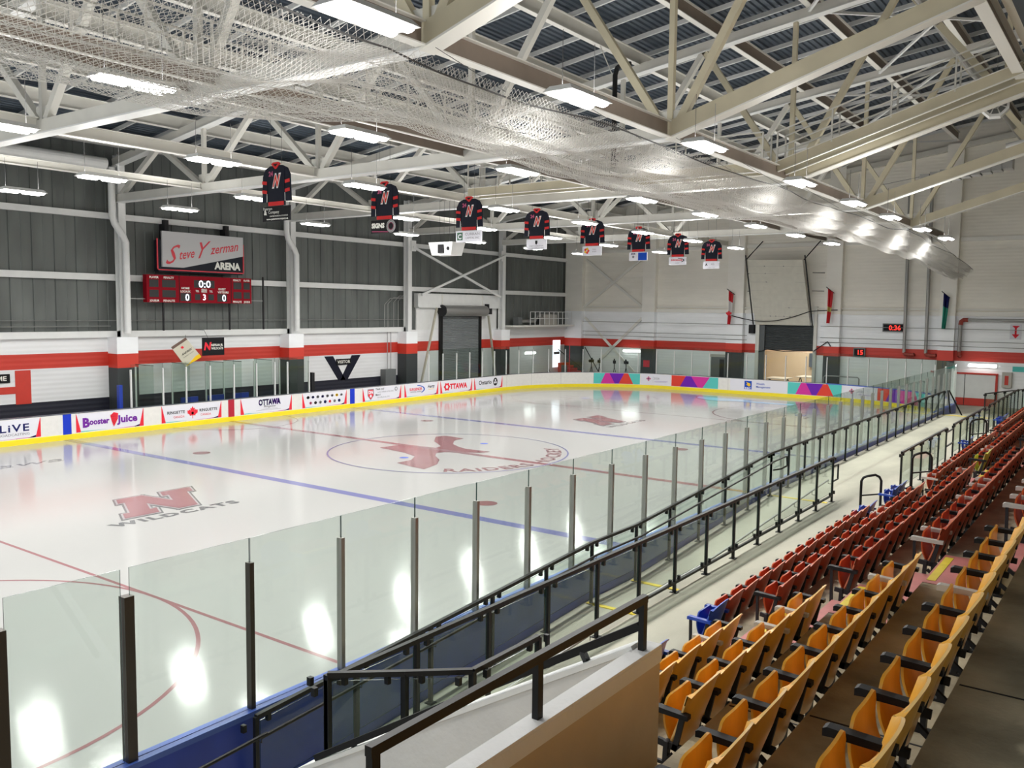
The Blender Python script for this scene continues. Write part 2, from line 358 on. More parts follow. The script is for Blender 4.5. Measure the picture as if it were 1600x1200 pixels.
# goal crease, far end
pts = [(CX+1.83*math.cos(t), RL-3.35-1.83*math.sin(t), Z2) for t in [PI*i/24 for i in range(25)]]
g.add(pts, [tuple(range(25))], 'icelight'); ring(CX, RL-3.35, 1.83, .05, Z3, 'icered', PI, 2*PI)
quad(CX+.6, 56.2, CX+4.6, 56.9, Z1, 'icelight')
# block letter with keyline (reads along +Y, up is -X)
NP = [(0,0),(1.25,0),(1.25,.5),(1.0,.5),(1.0,1.2),(2.0,0),(2.75,0),(2.75,1.7),(3.0,1.7),(3.0,2.2),(1.75,2.2),(1.75,1.7),(2.0,1.7),(2.0,1.0),(1.0,2.2),(0,2.2),(0,1.7),(.25,1.7),(.25,.5),(0,.5)]
def strokepoly(fn, poly, w, m):
    k = len(poly)
    for i in range(k):
        a = Vector(poly[i]).to_2d(); b = Vector(poly[(i+1) % k]).to_2d(); d = (b-a).normalized(); n = Vector((-d.y, d.x))*w; e = d*w
        zz = zu(0); g.add([(p[0], p[1], p[2]+zz-_z0) for p in (fn(*(a-n-e)), fn(*(b-n+e)), fn(*(b+n+e)), fn(*(a+n-e)))], [(0, 1, 2, 3)], m)
def icefn(u0, v0, z, k=1., sh=0.):       # u along +Y, v along -X
    return lambda u, v: (-(v0+v*(1 if sh else k)), u0+u*k+sh*v, z)
_z0 = 0
def nlogo(u0, v0, k, sh):
    global _z0
    _z0 = zu(0)
    strokepoly(icefn(u0, v0, Z2, k, sh), NP, .14, 'icegrey'); strokepoly(icefn(u0, v0, Z3, k, sh), NP, .07, 'icewhite')
    idx = NP
    # fill the letter in three convex pieces
    for poly in ([(.25,0),(1.0,0),(1.0,2.2),(.25,2.2)], [(2.0,0),(2.75,0),(2.75,2.2),(2.0,2.2)], [(1.0,1.2),(2.0,0),(2.0,1.0),(1.0,2.2)], [(0,0),(1.25,0),(1.25,.5),(0,.5)], [(1.75,1.7),(3,1.7),(3,2.2),(1.75,2.2)], [(0,1.7),(.25,1.7),(.25,2.2),(0,2.2)]):
        f = icefn(u0, v0, Z4+.004+zu(0)-_z0, k, sh); g.add([f(*p) for p in poly], [(0, 1, 2, 3)], 'icemaroon')
nlogo(16.95, 12.3, .77, .46)
put_text(g, 'WILDCATS', icefn(18.15, 11.66, Z2), 0, 0, .50, 'icegrey', width=3.7, bold=.055, space=1.25)
nlogo(40.85, 12.2, .75, .5)
put_text(g, 'WILDCATS', icefn(42.3, 11.55, Z2), 0, 0, .46, 'icegrey', width=3.5, bold=.03, space=1.3)
put_text(g, 'Ottawa', icefn(20.3, 21.85, Z2), 0, 0, 1.0, 'icegrey', width=4.3, shear=.4, align='RIGHT')
# centre emblem: the crossed swoosh painted in the ice
sw = [(-15.52,29.34),(-15.45,30.3),(-14.65,30.62),(-14.2,30.7),(-13.83,30.72),(-13.94,31.16),(-14.5,31.6),(-15.02,31.98),(-15.77,32.95),(-15.71,33.44),(-15.2,33.45),(-14.55,33.34),(-14.55,32.9),(-14.4,32.51),(-13.93,31.9),(-13.3,31.5),(-12.77,31.3),(-11.62,31.35),(-11.72,30.95),(-12.3,30.6),(-12.92,30.18),(-13.0,29.8),(-12.6,29.3),(-11.91,28.73),(-11.39,28.01),(-11.1,27.0),(-11.8,27.1),(-12.67,27.32),(-12.69,28.08),(-13.11,28.73),(-14.03,29.1),(-14.9,29.25)]
g.add([(x, y, Z3) for x, y in sw], [tuple(range(len(sw)))], 'icemaroon')
V, F, w = textgeo('RAIDERS HOCKEY', .78, bold=.02, space=1.12)
k = 7.3/w
g.add([(CX+(4.32-y)*math.cos(x*k/4.1-.02), CY+(4.32-y)*math.sin(x*k/4.1-.02), Z3) for x, y in V], F, 'icemaroon')
ice = struct(g.build('floor_ice'))

# ---- left wall
XL = -29.0
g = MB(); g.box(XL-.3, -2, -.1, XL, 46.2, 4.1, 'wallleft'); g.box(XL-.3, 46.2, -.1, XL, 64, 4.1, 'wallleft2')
g.box(XL-.3, 46.2, 4.1, XL, 54.6, 5.75, 'white')
struct(g.build('wall_left'))
g = MB(); y = -2.; prof = []
while y < 64:
    prof += [(XL-.12, y), (XL-.12, y+.42), (XL-.105, y+.44), (XL-.105, y+.455), (XL-.12, y+.47), (XL-.12, y+.86), (XL-.08, y+.88), (XL-.08, y+.90)]; y += .92
vs = [(x, yy, z) for x, yy in prof for z in (4.1, 12.6)]
g.add(vs, [(2*i, 2*i+1, 2*i+3, 2*i+2) for i in range(len(prof)-1)], 'clad')
struct(g.build('wall_left_cladding'))
n = 0
for z0, z1 in ((6.52, 6.80), (9.22, 9.48)):
    g = MB(); g.box(XL-.08, -2, z0, XL+.12, 46.2 if z0 < 7 else 64, z1, 'white')
    if z0 < 7: g.box(XL-.08, 46.2, z0, XL+.12, 64, z1, 'white')
    struct(g.build('trim_%d' % (n+1))); n += 1
g = MB(); g.box(XL-.3, -2, 4.0, XL+.22, 45.2, 4.28, 'white'); g.box(XL-.3, 55., 4.0, XL+.22, 64, 4.2, 'white'); struct(g.build('trim_3'))
g = MB(); g.box(XL-.1, 46.1, 5.55, XL+.25, 54.7, 6.35, 'white'); g.box(XL-.1, 46.1, 5.5, XL+.32, 54.7, 5.55, 'white'); g.box(XL-.1, 46.1, 6.35, XL+.32, 54.7, 6.4, 'white')
for yy in (48.4, 52.6): g.box(XL, yy-.03, 5.55, XL+.31, yy+.03, 6.35, 'flange')
struct(g.build('trim_4'))
COLY = [16.9, 26.4, 35.95, 45.0, 54.7]
for i, y in enumerate(COLY):
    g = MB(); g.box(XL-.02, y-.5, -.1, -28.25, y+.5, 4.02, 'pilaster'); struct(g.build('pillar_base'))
    g = MB(); x = -28.62
    g.box(x-.16, y-.015, 4.02, x+.16, y+.015, 12.0, 'white'); g.box(x-.19, y-.17, 4.02, x-.16, y+.17, 12.0, 'white'); g.box(x+.16, y-.17, 4.02, x+.19, y+.17, 12.0, 'white')
    struct(g.build('pillar_steel'))
for y0, y1 in ((45.0, 54.7),):
    g = MB(); g.bar((-28.36, y0+.2, 9.2), (-28.36, y1-.5, 6.3), .1, .14, 'white'); g.bar((-28.26, y0+.9, 6.3), (-28.26, y1-.1, 9.2), .1, .14, 'white')
    g.box(-28.42, y0+.05, 8.95, -28.34, y0+.45, 9.6, 'white'); g.box(-28.42, y1-.45, 8.8, -28.34, y1-.1, 9.5, 'white')
    tag(g.build('cross_brace'), 'white steel cross brace above the grey roller door', 'brace')

# ---- end wall (far short side) with its big opening
YE = 64.0
g = MB()
g.box(-29.3, YE, -.1, -13.45, YE+.3, 16.5, 'wallend'); g.box(-13.45, YE, 4.62, -9.45, YE+.3, 16.5, 'wallend'); g.box(-9.45, YE, -.1, 14, YE+.3, 19, 'wallend'); g.box(-13.45, YE, 14, -9.45, YE+.3, 16.5, 'wallend')
struct(g.build('wall_back'))
for i, (x0, x1) in enumerate([(-29., -27.45), (-22.2, -21.15), (-15.55, -14.35), (-8.78, -7.8), (-1.93, -1.04), (5.2, 6.2)]):
    g = MB(); g.box(x0, YE-.45, -.1, x1, YE+.05, 15.2+.15*max(0, i-1), 'pilaster'); struct(g.build('pillar_wall'))
for i, (z0, z1, d) in enumerate([(5.38, 5.62, .14), (9.85, 10.1, .14), (5.72, 5.80, .2)]):
    g = MB()
    for x0, x1 in ([(-27.45, -22.2), (-21.15, -15.55), (-14.35, -13.9), (-9.4, -8.78), (-7.8, -1.93), (-1.04, 5.2)] if z1 < 6 else [(-27.45, -22.2), (-21.15, -15.55), (-14.35, -8.78), (-7.8, -1.93), (-1.04, 5.2)]): g.box(x0, YE-d, z0, x1, YE, z1, 'flange')
    struct(g.build('trim_%d' % (5+i)))
# sloping roof edge trim along the end wall top
def roofz(x): return 12.1+.145*(x+28.4)
g = MB(); g.bar((-29, YE-.2, roofz(-29)-.55), (8, YE-.2, roofz(8)-.55), .35, .3, 'steel'); struct(g.build('trim_8'))
# room behind the opening
g = MB(); g.box(-15, YE+.3, -.15, -6, 70, -.02, 'conc'); g.box(-15, 70, -.1, -6, 70.2, 5, 'tanroom'); g.box(-15.2, YE+.3, -.1, -15, 70, 5, 'tanroom'); g.box(-6, YE+.3, -.1, -5.8, 70, 5, 'tanroom'); g.box(-15, YE+.3, 4.7, -6, 70, 4.9, 'tanroom')
g.box(-11.6, 69.7, 1.5, -7, 69.98, 2.5, 'roomblue')
struct(g.build('wall_store_room'))
lg = bpy.data.lights.new('store_light', 'AREA'); lg.energy = 260; lg.size = 3; lg.color = (1, .9, .8)
lo = bpy.data.objects.new('store_light', lg); COL.objects.link(lo); lo.location = (-11, 67, 4.5)

# ---- roof: corrugated deck with ribs along Y, sloping up to the right
g = MB(); x = -29.4; prof = []
while x < 14:
    for dx, dz in ((0, 0), (.08, 0), (.11, .055), (.20, .055), (.23, 0)): prof.append((x+dx, roofz(x+dx)+.62+dz))
    x += .23
vs = [(x, yy, z) for x, z in prof for yy in (-2., 64.)]
g.add(vs, [(2*i, 2*i+1, 2*i+3, 2*i+2) for i in range(len(prof)-1)], 'deck')
struct(g.build('ceiling'))
# bulkhead wall over the stands
g = MB(); g.box(5.3, -2, 12.75, 5.5, 63.4, 17.6, 'wallend'); struct(g.build('wall_right_upper'))

g = MB(); g.box(14, -4, -.1, 14.3, 64, 13.2, 'wallend'); struct(g.build('wall_right'))  # unseen side wall, added with the low ceiling to keep the stands dim
g = MB(); g.box(5.5, -2, 12.75, 14.2, 64, 12.95, 'deck'); struct(g.build('ceiling_low'))
RX = [-26.9, -23.7, -20.5, -17.3, -14.1, -10.85, -7.9, -4.65, -1.4, 1.8, 4.7]
for i, x in enumerate(RX):
    g = MB(); z = roofz(x)
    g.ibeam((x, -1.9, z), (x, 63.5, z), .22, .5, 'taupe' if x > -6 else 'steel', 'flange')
    tag(g.build('roof_girder'), '%s long roof girder below the blue deck, counted from the grey metal wall' % ordn(i), 'girder', 'long roof girders')
y = -.9; i = 0
while y < 63.5:
    if not any(abs(y-c) < .25 for c in [7.4, 16.8, 26.3, 35.7, 45.1, 54.6]):
        g = MB(); g.bar((-29, y, roofz(-29)+.47), (5.2, y, roofz(5.2)+.47), .07, .16, 'white')
        tag(g.build('roof_purlin'), 'thin white purlin crossing under the roof deck, %s from the camera end' % ordn(i), 'purlin', 'roof purlins'); i += 1
    y += 1.88
# horizontal wind bracing under the deck
bi = 0
for (xa, xb, ya, yb) in ((-1.4, 4.7, 35.9, 44.9), (-4.65, 1.8, 45.3, 54.4), (-1.4, 4.7, 26.5, 35.5), (-7.9, -1.4, 54.8, 63)):
    g = MB(); g.bar((xa, ya, roofz(xa)-.3), (xb, yb, roofz(xb)-.3), .09, .09, 'white'); g.bar((xb, ya, roofz(xb)-.38), (xa, yb, roofz(xa)-.38), .09, .09, 'white')
    tag(g.build('wind_brace'), 'white crossed wind brace under the roof deck, %s from the camera' % ordn(bi), 'brace', 'roof wind braces'); bi += 1

# ---- trusses
TY = [7.4, 16.8, 26.3, 35.7, 45.1, 54.6]
BN = [-22.2, -15.5, -8.6, -1.9]; ZB = 10.12
def chordz(x): return ZB if x <= -1.9 else ZB+.31*(x+1.9)
for i, y in enumerate(TY):
    t = empty('roof_truss', (0, y, 0), 0, 'grey steel roof truss spanning the ice, %s from the camera' % ordn(i), 'truss', 'main roof trusses')
    g = MB(); g.bar((-28.5, 0, ZB), (-1.9, 0, ZB), .30, .34, 'steel'); g.box(-28.5, -.19, ZB-.20, -1.9, .19, ZB-.165, 'white'); g.build('bottom_chord', t)
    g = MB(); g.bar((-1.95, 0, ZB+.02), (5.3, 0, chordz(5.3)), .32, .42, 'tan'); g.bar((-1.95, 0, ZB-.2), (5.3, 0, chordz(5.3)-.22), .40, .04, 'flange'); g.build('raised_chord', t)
    g = MB(); g.bar((-28.7, 0, roofz(-28.7)-.38), (5.3, 0, roofz(5.3)-.38), .30, .32, 'steel'); g.bar((-28.7, 0, roofz(-28.7)-.55), (5.3, 0, roofz(5.3)-.55), .38, .03, 'white'); g.build('top_chord', t)
    tops = [-25.3, -18.8, -12.05, -5.25, 1.5]
    mem = [((-28.4, ZB), (-25.3, None))]
    for j, b in enumerate(BN):
        mem += [((b, ZB), (tops[j], None)), ((b, ZB), (b, None)), ((b, ZB), (tops[j+1], None))]
    mem += [((4.6, chordz(4.6)), (1.5, None)), ((4.6, chordz(4.6)), (4.6, None))]
    for (a, za), (b, zb) in mem:
        vert = a == b; zt = roofz(b)-.5
        g = MB(); off = 0 if vert else (.0)
        g.bar((a+(0 if vert else .22*(1 if b > a else -1)), 0, za+.17), (b, 0, zt), .15 if vert else .20, .15 if vert else .20, 'steel' if a < -5 else 'tan', up=(0, 1, 0))
        g.build('web_member', t)
    for b in BN:
        g = MB(); g.box(b-.35, -.02, ZB+.1, b+.35, .02, ZB+.55, 'steel'); g.build('gusset_plate', t)
# ---- longitudinal beams at the low chord level
def longbeam(x, z, w, h, mw, label):
    t = empty('tie_beam', (x, 0, z), 0, label, 'beam')
    ys = [-1.8]+TY+[63.5]
    for a, b in zip(ys, ys[1:]):
        g = MB(); g.ibeam((0, a+.2, 0), (0, b-.2, 0), w, h, mw, 'flange'); g.build('beam_length', t)
    return t
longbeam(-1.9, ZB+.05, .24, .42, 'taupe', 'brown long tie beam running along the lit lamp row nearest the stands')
longbeam(-15.5, ZB+.05, .24, .34, 'steel', 'grey long tie beam over the middle of the ice')
longbeam(-22.2, ZB+.05, .20, .26, 'steel', 'grey long tie beam between the middle and the grey metal wall')
# ---- catwalks
def catwalk(name, label, p, q, wdt, side=(0, 1)):
    t = empty(name, (0, 0, 0), 0, label, 'catwalk')
    p = Vector(p); q = Vector(q); d = (q-p); L = d.length; d.normalize(); n = d.cross(Vector((0, 0, 1))).normalized()
    for s in (-1, 1):
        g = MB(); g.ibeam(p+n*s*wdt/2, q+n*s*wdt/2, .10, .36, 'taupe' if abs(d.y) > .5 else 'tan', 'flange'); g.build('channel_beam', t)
    g = MB(); g.bar(p+Vector((0, 0, .1)), q+Vector((0, 0, .1)), wdt-.06, .03, 'greybox'); g.build('walkway_grating', t)
    g = MB()
    for s in (-1, 1):
        m = int(L/1.5)
        for i in range(m+1):
            a = p+n*s*wdt/2+d*(L*i/m); g.bar(a+Vector((0, 0, .1)), a+Vector((0, 0, 1.15)), .05, .05, 'steel')
        for z in (.62, 1.15): g.bar(p+n*s*wdt/2+Vector((0, 0, z)), q+n*s*wdt/2+Vector((0, 0, z)), .045, .045, 'steel')
    g.build('handrail', t)
catwalk('catwalk', 'long brown steel catwalk with handrails running beside the middle lamp row', (-8.3, -1.5, ZB+.15), (-8.3, 63.3, ZB+.15), 1.0)
catwalk('catwalk', 'steel catwalk with handrails crossing the rink beside a roof truss', (-15.2, 34.7, ZB+.25), (-2.4, 34.7, ZB+.25), .8)
catwalk('catwalk', 'sloping tan catwalk with handrails rising toward the stands bulkhead', (-1.9, 34.7, ZB+.2), (5.2, 34.7, chordz(5.2)+.2), .8)

# ---- pipes under the roof
g = MB(); g.tube([(2.55, -1, 14.6), (2.55, 63.0, 14.6)], .13, 'galv', 12); tag(g.build('sprinkler_main'), 'grey main pipe hanging under the roof near the stands', 'pipe')
g = MB(); g.tube([(-27.9, -1, 11.45), (-27.9, 25.4, 11.45)], .24, 'white', 16); tag(g.build('air_duct'), 'round white duct running high along the grey metal wall', 'duct')
g = MB(); g.tube([(-26.9, 8, 12.1), (-26.9, 63, 12.1)], .09, 'galv', 10); tag(g.build('sprinkler_pipe'), 'thin grey pipe under the roof edge above the metal wall', 'pipe')
for y, lab in ((26.0, 'first'), (35.55, 'second')):
    g = MB(); x = -28.25
    g.tube([(x-.1, y-.1, 11.4), (x-.1, y-.1, 9.3), (x-.1, y, 9.0), (x+.02, y+.28, 8.5), (x+.05, y+.4, 8.2), (x+.05, y+.4, 4.2)], .15, 'white', 14)
    tag(g.build('downpipe'), 'fat white downpipe bending around the %s steel column' % lab, 'pipe', 'white downpipes')

g = MB(); g.tube([(-7.2, 32.6, 10.5), (-7.2, 32.6, 13.7), (-7.12, 32.6, 13.95), (-6.9, 32.6, 14.05), (-6.6, 32.6, 14.0)], .09, 'black', 10); g.bar((-7.2, 32.6, 13.5), (-7.9, 32.6, 14.95), .03, .03, 'steel'); tag(g.build('vent_stack'), 'black upright pipe with a hooked top under the roof deck', 'pipe')
# ---- netting gathered above the near boards
import numpy as np
def lerp(tab, y):
    for (y0, a), (y1, b) in zip(tab, tab[1:]):
        if y <= y1:
            t = max(0, (y-y0)/(y1-y0)); return [p+(q-p)*t for p, q in zip(a, b)]
    return list(tab[-1][1])
NT = [(5, (-.2, 9.0, -4.2, 8.75, -.5)), (10, (-.2, 9.0, -3.7, 8.65, -.45)), (12.8, (-.2, 9.02, -3.3, 8.55, -.4)), (14.0, (-.2, 9.1, -2.6, 8.55, -.3)), (15.2, (-.2, 9.0, -1.35, 8.55, -.25)), (17.5, (-.2, 8.98, -1.5, 8.55, -.35)),
      (20, (-.2, 8.96, -1.75, 8.5, -.35)), (24, (-.2, 9.0, -2.0, 8.5, -.35)), (29.5, (-.2, 8.98, -1.8, 8.42, -.35)), (31.5, (-.2, 8.95, -1.3, 8.45, -.3)), (36, (-.2, 8.9, -.95, 8.40, -.3)), (40, (-.2, 8.95, -1.0, 8.40, -.25)), (46, (-.2, 9.0, -1.0, 8.35, -.3)), (52, (-.2, 8.85, -1.1, 8.3, -.25)), (58, (-.15, 8.5, -1.0, 7.9, -.2)), (61.5, (.1, 8.1, -.8, 7.65, -.15))]
def netpt(y, t, ph, amp=1.):
    xa, za, xb, zb, sag = lerp(NT, y)
    sc = math.sin(y*PI/4.7)
    x = xa+(xb-xa)*t; z = za+(zb-za)*t+sag*4*t*(1-t)*(.8+.2*abs(sc))
    z += amp*(.09*math.sin(9*t+y*.7+ph)+.06*math.sin(19*t-y*.5+ph*2)+.025*math.sin(31*t+y*1.3)); z -= .10*abs(math.sin(y*PI/4.7*.5+ph))*t; x += amp*(.05*math.sin(y*1.7+5*t+ph))
    return (x, y+.12*math.sin(7*t+y*.6+ph), z)
def netting(name, y0, y1, ncell_t, cell_y, thick, ph, label, parent=None, trange=(0, 1)):
    ny = int((y1-y0)/cell_y); vs = []; fs = []
    P = np.array([[netpt(y0+(y1-y0)*(j/ny), trange[0]+(trange[1]-trange[0])*(i/ncell_t), ph) for i in range(ncell_t+1)] for j in range(ny+1)])
    # diamond mesh: strands connect (j,i) to (j+1,i+1) and (j,i+1) to (j+1,i) on every other node
    J, I = np.meshgrid(np.arange(ny), np.arange(ncell_t), indexing='ij'); par = (J+I) % 2 == 0
    A = np.where(par[..., None], P[J, I], P[J, I+1]).reshape(-1, 3); Bq = np.where(par[..., None], P[J+1, I+1], P[J+1, I]).reshape(-1, 3)
    d = Bq-A; d /= np.linalg.norm(d, axis=1)[:, None]+1e-9
    u = np.cross(d, [0.1, .2, 1.]); u /= np.linalg.norm(u, axis=1)[:, None]+1e-9; w = np.cross(d, u)
    R = [u, -.5*u+.866*w, -.5*u-.866*w]
    th = thick
    V = np.stack([A+R[k]*th for k in range(3)]+[Bq+R[k]*th for k in range(3)], 1).reshape(-1, 3)
    n = len(A); base = (np.arange(n)*6)[:, None]
    Fq = np.concatenate([base+np.array([k, (k+1) % 3, 3+(k+1) % 3, 3+k]) for k in range(3)], 1).reshape(-1, 4)
    me = bpy.data.meshes.new(name); me.vertices.add(len(V)); me.vertices.foreach_set('co', V.ravel())
    me.loops.add(Fq.size); me.loops.foreach_set('vertex_index', Fq.ravel().astype(np.int32))
    me.polygons.add(len(Fq)); me.polygons.foreach_set('loop_start', np.arange(0, Fq.size, 4, dtype=np.int32)); me.polygons.foreach_set('loop_total', np.full(len(Fq), 4, dtype=np.int32))
    me.materials.append(MT['net']); me.update(); me.validate()
    o = bpy.data.objects.new(name, me); COL.objects.link(o)
    if parent: o.parent = parent
    return o
nr = empty('safety_net', (0, 0, 0), 0, 'white knotted safety netting gathered like a hammock above the near boards', 'net')
netting('netting', 5, 28, 72, .042, .0038, 0., None, nr)
netting('netting', 28, 61.5, 44, .06, .0042, 0., None, nr)
netting('netting_fold', 5, 61.5, 48, .05, .0038, 1.9, None, nr)
netting('netting_fold', 12, 61.5, 14, .07, .0036, 2.6, None, nr, (.55, 1))
netting('netting_fold', 12, 61.5, 10, .07, .0036, 4.4, None, nr, (0, .3))
netting('netting_tail', 57.5, 61.5, 24, .06, .006, .9, None, nr, (.55, 1.5))
g = MB(); g.tube([netpt(5+i*.5, 0, 0, .6) for i in range(114)], .014, 'cable', 6); g.build('cable', nr)
g = MB()
for y in (7.4, 12, 16.8, 21.5, 26.3, 31, 35.7, 40.4, 45.1, 49.8, 54.6, 59): g.tube([(-.2, y, 9.0 if y < 55 else 8.4), (-1.8 if y < 60 else -1.4, y, 10.0)], .006, 'cable', 4)
g.build('hanger', nr)

# ---------------------------------------------------------------- lamps
LROWS = [(.57, [7.9, 12.9, 17.8, 22.95, 29.3, 34.6, 39.55, 45.05, 50.3], 'above the near glass'),
         (-4.86, [8.1, 13.05, 18.0, 23.6, 30.4, 35.35, 40.4, 45.4, 51.0], 'between the netting and the catwalk'),
         (-10.3, [8.4, 13.4, 18.35, 23.45, 30.3, 35.8, 40.85, 46.2, 51.8], 'beside the hanging jerseys'),
         (-15.55, [8.4, 13.4, 18.4, 23.6, 30.8, 35.9, 41.25, 46.9, 53.1], 'under the middle tie beam'),
         (-20.7, [8.6, 13.6, 18.6, 24.2, 30.7, 36.4, 41.7, 47.1, 52.3], 'closest to the metal wall')]
def make_lamp():
    t = empty('ceiling_lamp', (0, 0, 9.0))
    g = MB(); g.add([(-.29, -.66, 0), (.29, -.66, 0), (.29, .66, 0), (-.29, .66, 0), (-.20, -.58, .10), (.20, -.58, .10), (.20, .58, .10), (-.20, .58, .10)],
                    [(4, 5, 6, 7), (0, 1, 5, 4), (1, 2, 6, 5), (2, 3, 7, 6), (3, 0, 4, 7), (0, 3, 2, 1)], 'housing'); g.build('housing', t)
    for s in (-1, 1):
        g = MB()
        for k in (-1, 1):
            a, b = (.05, .63) if k > 0 else (-.63, -.05)
            cx = s*.145; g.tube([(cx, a, -.012), (cx, a+.04, -.02), (cx, b-.04, -.02), (cx, b, -.012)], [.03, .10, .10, .03], 'lamp', 10)
        o = g.build('diffuser', t); o.scale = (1, 1, .5)
    for a in (-.5, .5):
        g = MB(); g.tube([(0, a, .1), (0, a, 1.0)], .006, 'cable', 4); g.build('suspension_wire', t)
    L = bpy.data.lights.new('lamp_light', 'AREA'); L.shape = 'RECTANGLE'; L.size = .5; L.size_y = 1.2; L.energy = LAMP_W; L.color = (1, .985, .955); L.spread = math.radians(166)
    o = bpy.data.objects.new('lamp_light', L); COL.objects.link(o); o.parent = t; o.location = (0, 0, -.09)
    L = bpy.data.lights.new('omni_fill', 'POINT'); L.energy = OMNI_W; L.shadow_soft_size = .12; L.color = (1, .985, .955)  # added all-round fill below the fixture, brightens walls and trusses
    o = bpy.data.objects.new('omni_fill', L); COL.objects.link(o); o.parent = t; o.location = (0, 0, -.22)
    L = bpy.data.lights.new('uplight_fill', 'AREA'); L.shape = 'RECTANGLE'; L.size = .4; L.size_y = 1.1; L.energy = UP_W; L.color = (1, .985, .955)  # added upward fill to brighten the trusses and deck
    o = bpy.data.objects.new('uplight_fill', L); COL.objects.link(o); o.parent = t; o.location = (0, 0, .13); o.rotation_euler = (PI, 0, 0)
    return t
proto = None; HI = 0
for r, (x, ys, where) in enumerate(LROWS):
    for j, y in enumerate(ys):
        if proto is None: o = proto = make_lamp()
        else: o = copy_tree(proto)
        o.location = (x, y, 9.0)
        tag(o, 'bright white ceiling lamp %s, %s along its row' % (where, ordn(j)), 'lamp', 'hanging ceiling lamps')

# ---------------------------------------------------------------- boards
t = empty('dasher_boards', (0, 0, 0), 0, 'white rink boards with yellow kick plate and blue outer face round the ice', 'rink boards')
g = MB(); strip(g, 0, PER, [(0, 0), (0, 1.03), (.012, 1.03), (.012, 0)], 'board')
for s, m in ((CY-BL-RR, 'stripeblue'), (CY-RR, 'stripered'), (CY+BL-RR, 'stripeblue')):
    strip(g, s-.17, s+.17, [(-.006, .0), (-.006, 1.04), (.0, 1.04), (.0, .0)], m)
for s in (S_NEAR+CY-RR-BL, S_NEAR+CY-RR, S_NEAR+CY-RR+BL): strip(g, s-.17, s+.17, [(-.006, 0), (-.006, 1.04), (0, 1.04), (0, 0)], 'stripered' if abs(s-(S_NEAR+CY-RR)) < .1 else 'stripeblue')
s = 0
while s < PER:
    strip(g, s, s+.012, [(-.002, .2), (-.002, 1.03), (0, 1.03), (0, .2)], 'adgrey'); s += 2.44
g.build('board_face', t)
g = MB(); strip(g, 0, PER, [(.11, -.1), (.11, 1.0), (.15, 1.0), (.15, -.1)], 'bblue'); g.build('outer_face', t)
g = MB(); strip(g, 0, PER, [(-.02, 0), (-.02, .20), (.0, .22), (.0, 0)], 'yellow'); g.build('kick_plate', t)
for s in (CY-BL-RR, CY-RR, CY+BL-RR): pass
g = MB(); strip(g, 0, S_NEAR-ARC, [(-.01, 1.03), (-.01, 1.06), (.155, 1.06), (.155, 1.03)], 'capdark'); strip(g, S_NEAR-ARC, PER, [(-.01, 1.0), (-.01, 1.06), (.16, 1.06), (.16, 1.0)], 'capblue'); g.build('cap_rail', t)

def adfn(s0, off=-.006): return lambda u, v: Bp(s0+u, off, v)
def adpanel(s0, s1, label, draw, base='adwhite', frame=True):
    g = MB(); w = s1-s0
    strip(g, s0, s1, [(-.004, .25), (-.004, 1.0), (0, 1.0), (0, .25)], base)
    f = adfn(s0)
    if frame:
        fpoly(g, f, [(0, .25), (.20, .25), (.02, 1.0), (0, 1.0)], 'adred'); fpoly(g, f, [(w-.20, .25), (w, .25), (w, 1.0), (w-.02, 1.0)], 'adred')
        fpoly(g, f, [(.2, .25), (w*.45, .27), (.2, .29)], 'adteal'); fpoly(g, f, [(w*.45, .25), (w-.2, .25), (w-.2, .28)], 'admagenta'); fpoly(g, f, [(w-.5, .25), (w-.2, .25), (w-.18, .34)], 'adnavy')
    draw(g, adfn(s0, -.009), w)
    return tag(g.build('advertisement'), label, 'advertising board', 'advertisements on the boards')
T = put_text
def maple(g, f, u, v, r, m):
    P = [(0,1),(.2,.62),(.42,.72),(.36,.3),(.62,.5),(.7,.32),(1,.36),(.88,.05),(1,-.05),(.5,-.4),(.55,-.58),(.06,-.5),(.06,-1),(-.06,-1),(-.06,-.5),(-.55,-.58),(-.5,-.4),(-1,-.05),(-.88,.05),(-1,.36),(-.7,.32),(-.62,.5),(-.36,.3),(-.42,.72),(-.2,.62)]
    fpoly(g, f, [(u+a*r, v+b*r) for a, b in P], m)
def d_live(g, f, w):
    T(g, 'LiVE', f, 2.12, .54, .40, 'adnavy', width=1.08, bold=.02, space=1.2); T(g, 'DIGITAL BROADCASTING', f, 1.72, .38, .13, 'adgrey', width=1.9, bold=.01)
def d_boost(g, f, w):
    T(g, 'B', f, .42, .44, .52, 'adpurple', bold=.05); T(g, 'ooster', f, .98, .52, .34, 'adpurple', width=.86, bold=.04); T(g, 'Juice', f, 2.2, .50, .42, 'adpurple', width=.92, bold=.04)
    fpoly(g, f, [(1.45, .82), (1.6, .95), (1.8, .90), (1.78, .66), (1.60, .34), (1.50, .6)], 'adred')
    for i in range(9): fpoly(g, f, [(1.45+.012*i, .86-.06*i), (1.83-.02*i, .83-.055*i), (1.45+.012*i, .845-.06*i)], 'adblack' if i % 2 else 'adred')
def d_ring(g, f, w):
    T(g, 'RINGETTE', f, .72, .62, .18, 'adblack', width=.88, bold=.02); T(g, 'CANADA', f, .86, .42, .15, 'adred', width=.55)
    T(g, 'RINGUETTE', f, 2.38, .62, .18, 'adblack', width=.94, bold=.02); T(g, 'CANADA', f, 2.24, .42, .15, 'adred', width=.55); maple(g, f, 1.55, .62, .28, 'adred')
    g.add([f(*p) for p in circ(1.55, .58, .06)], [tuple(range(20))], 'adwhite')
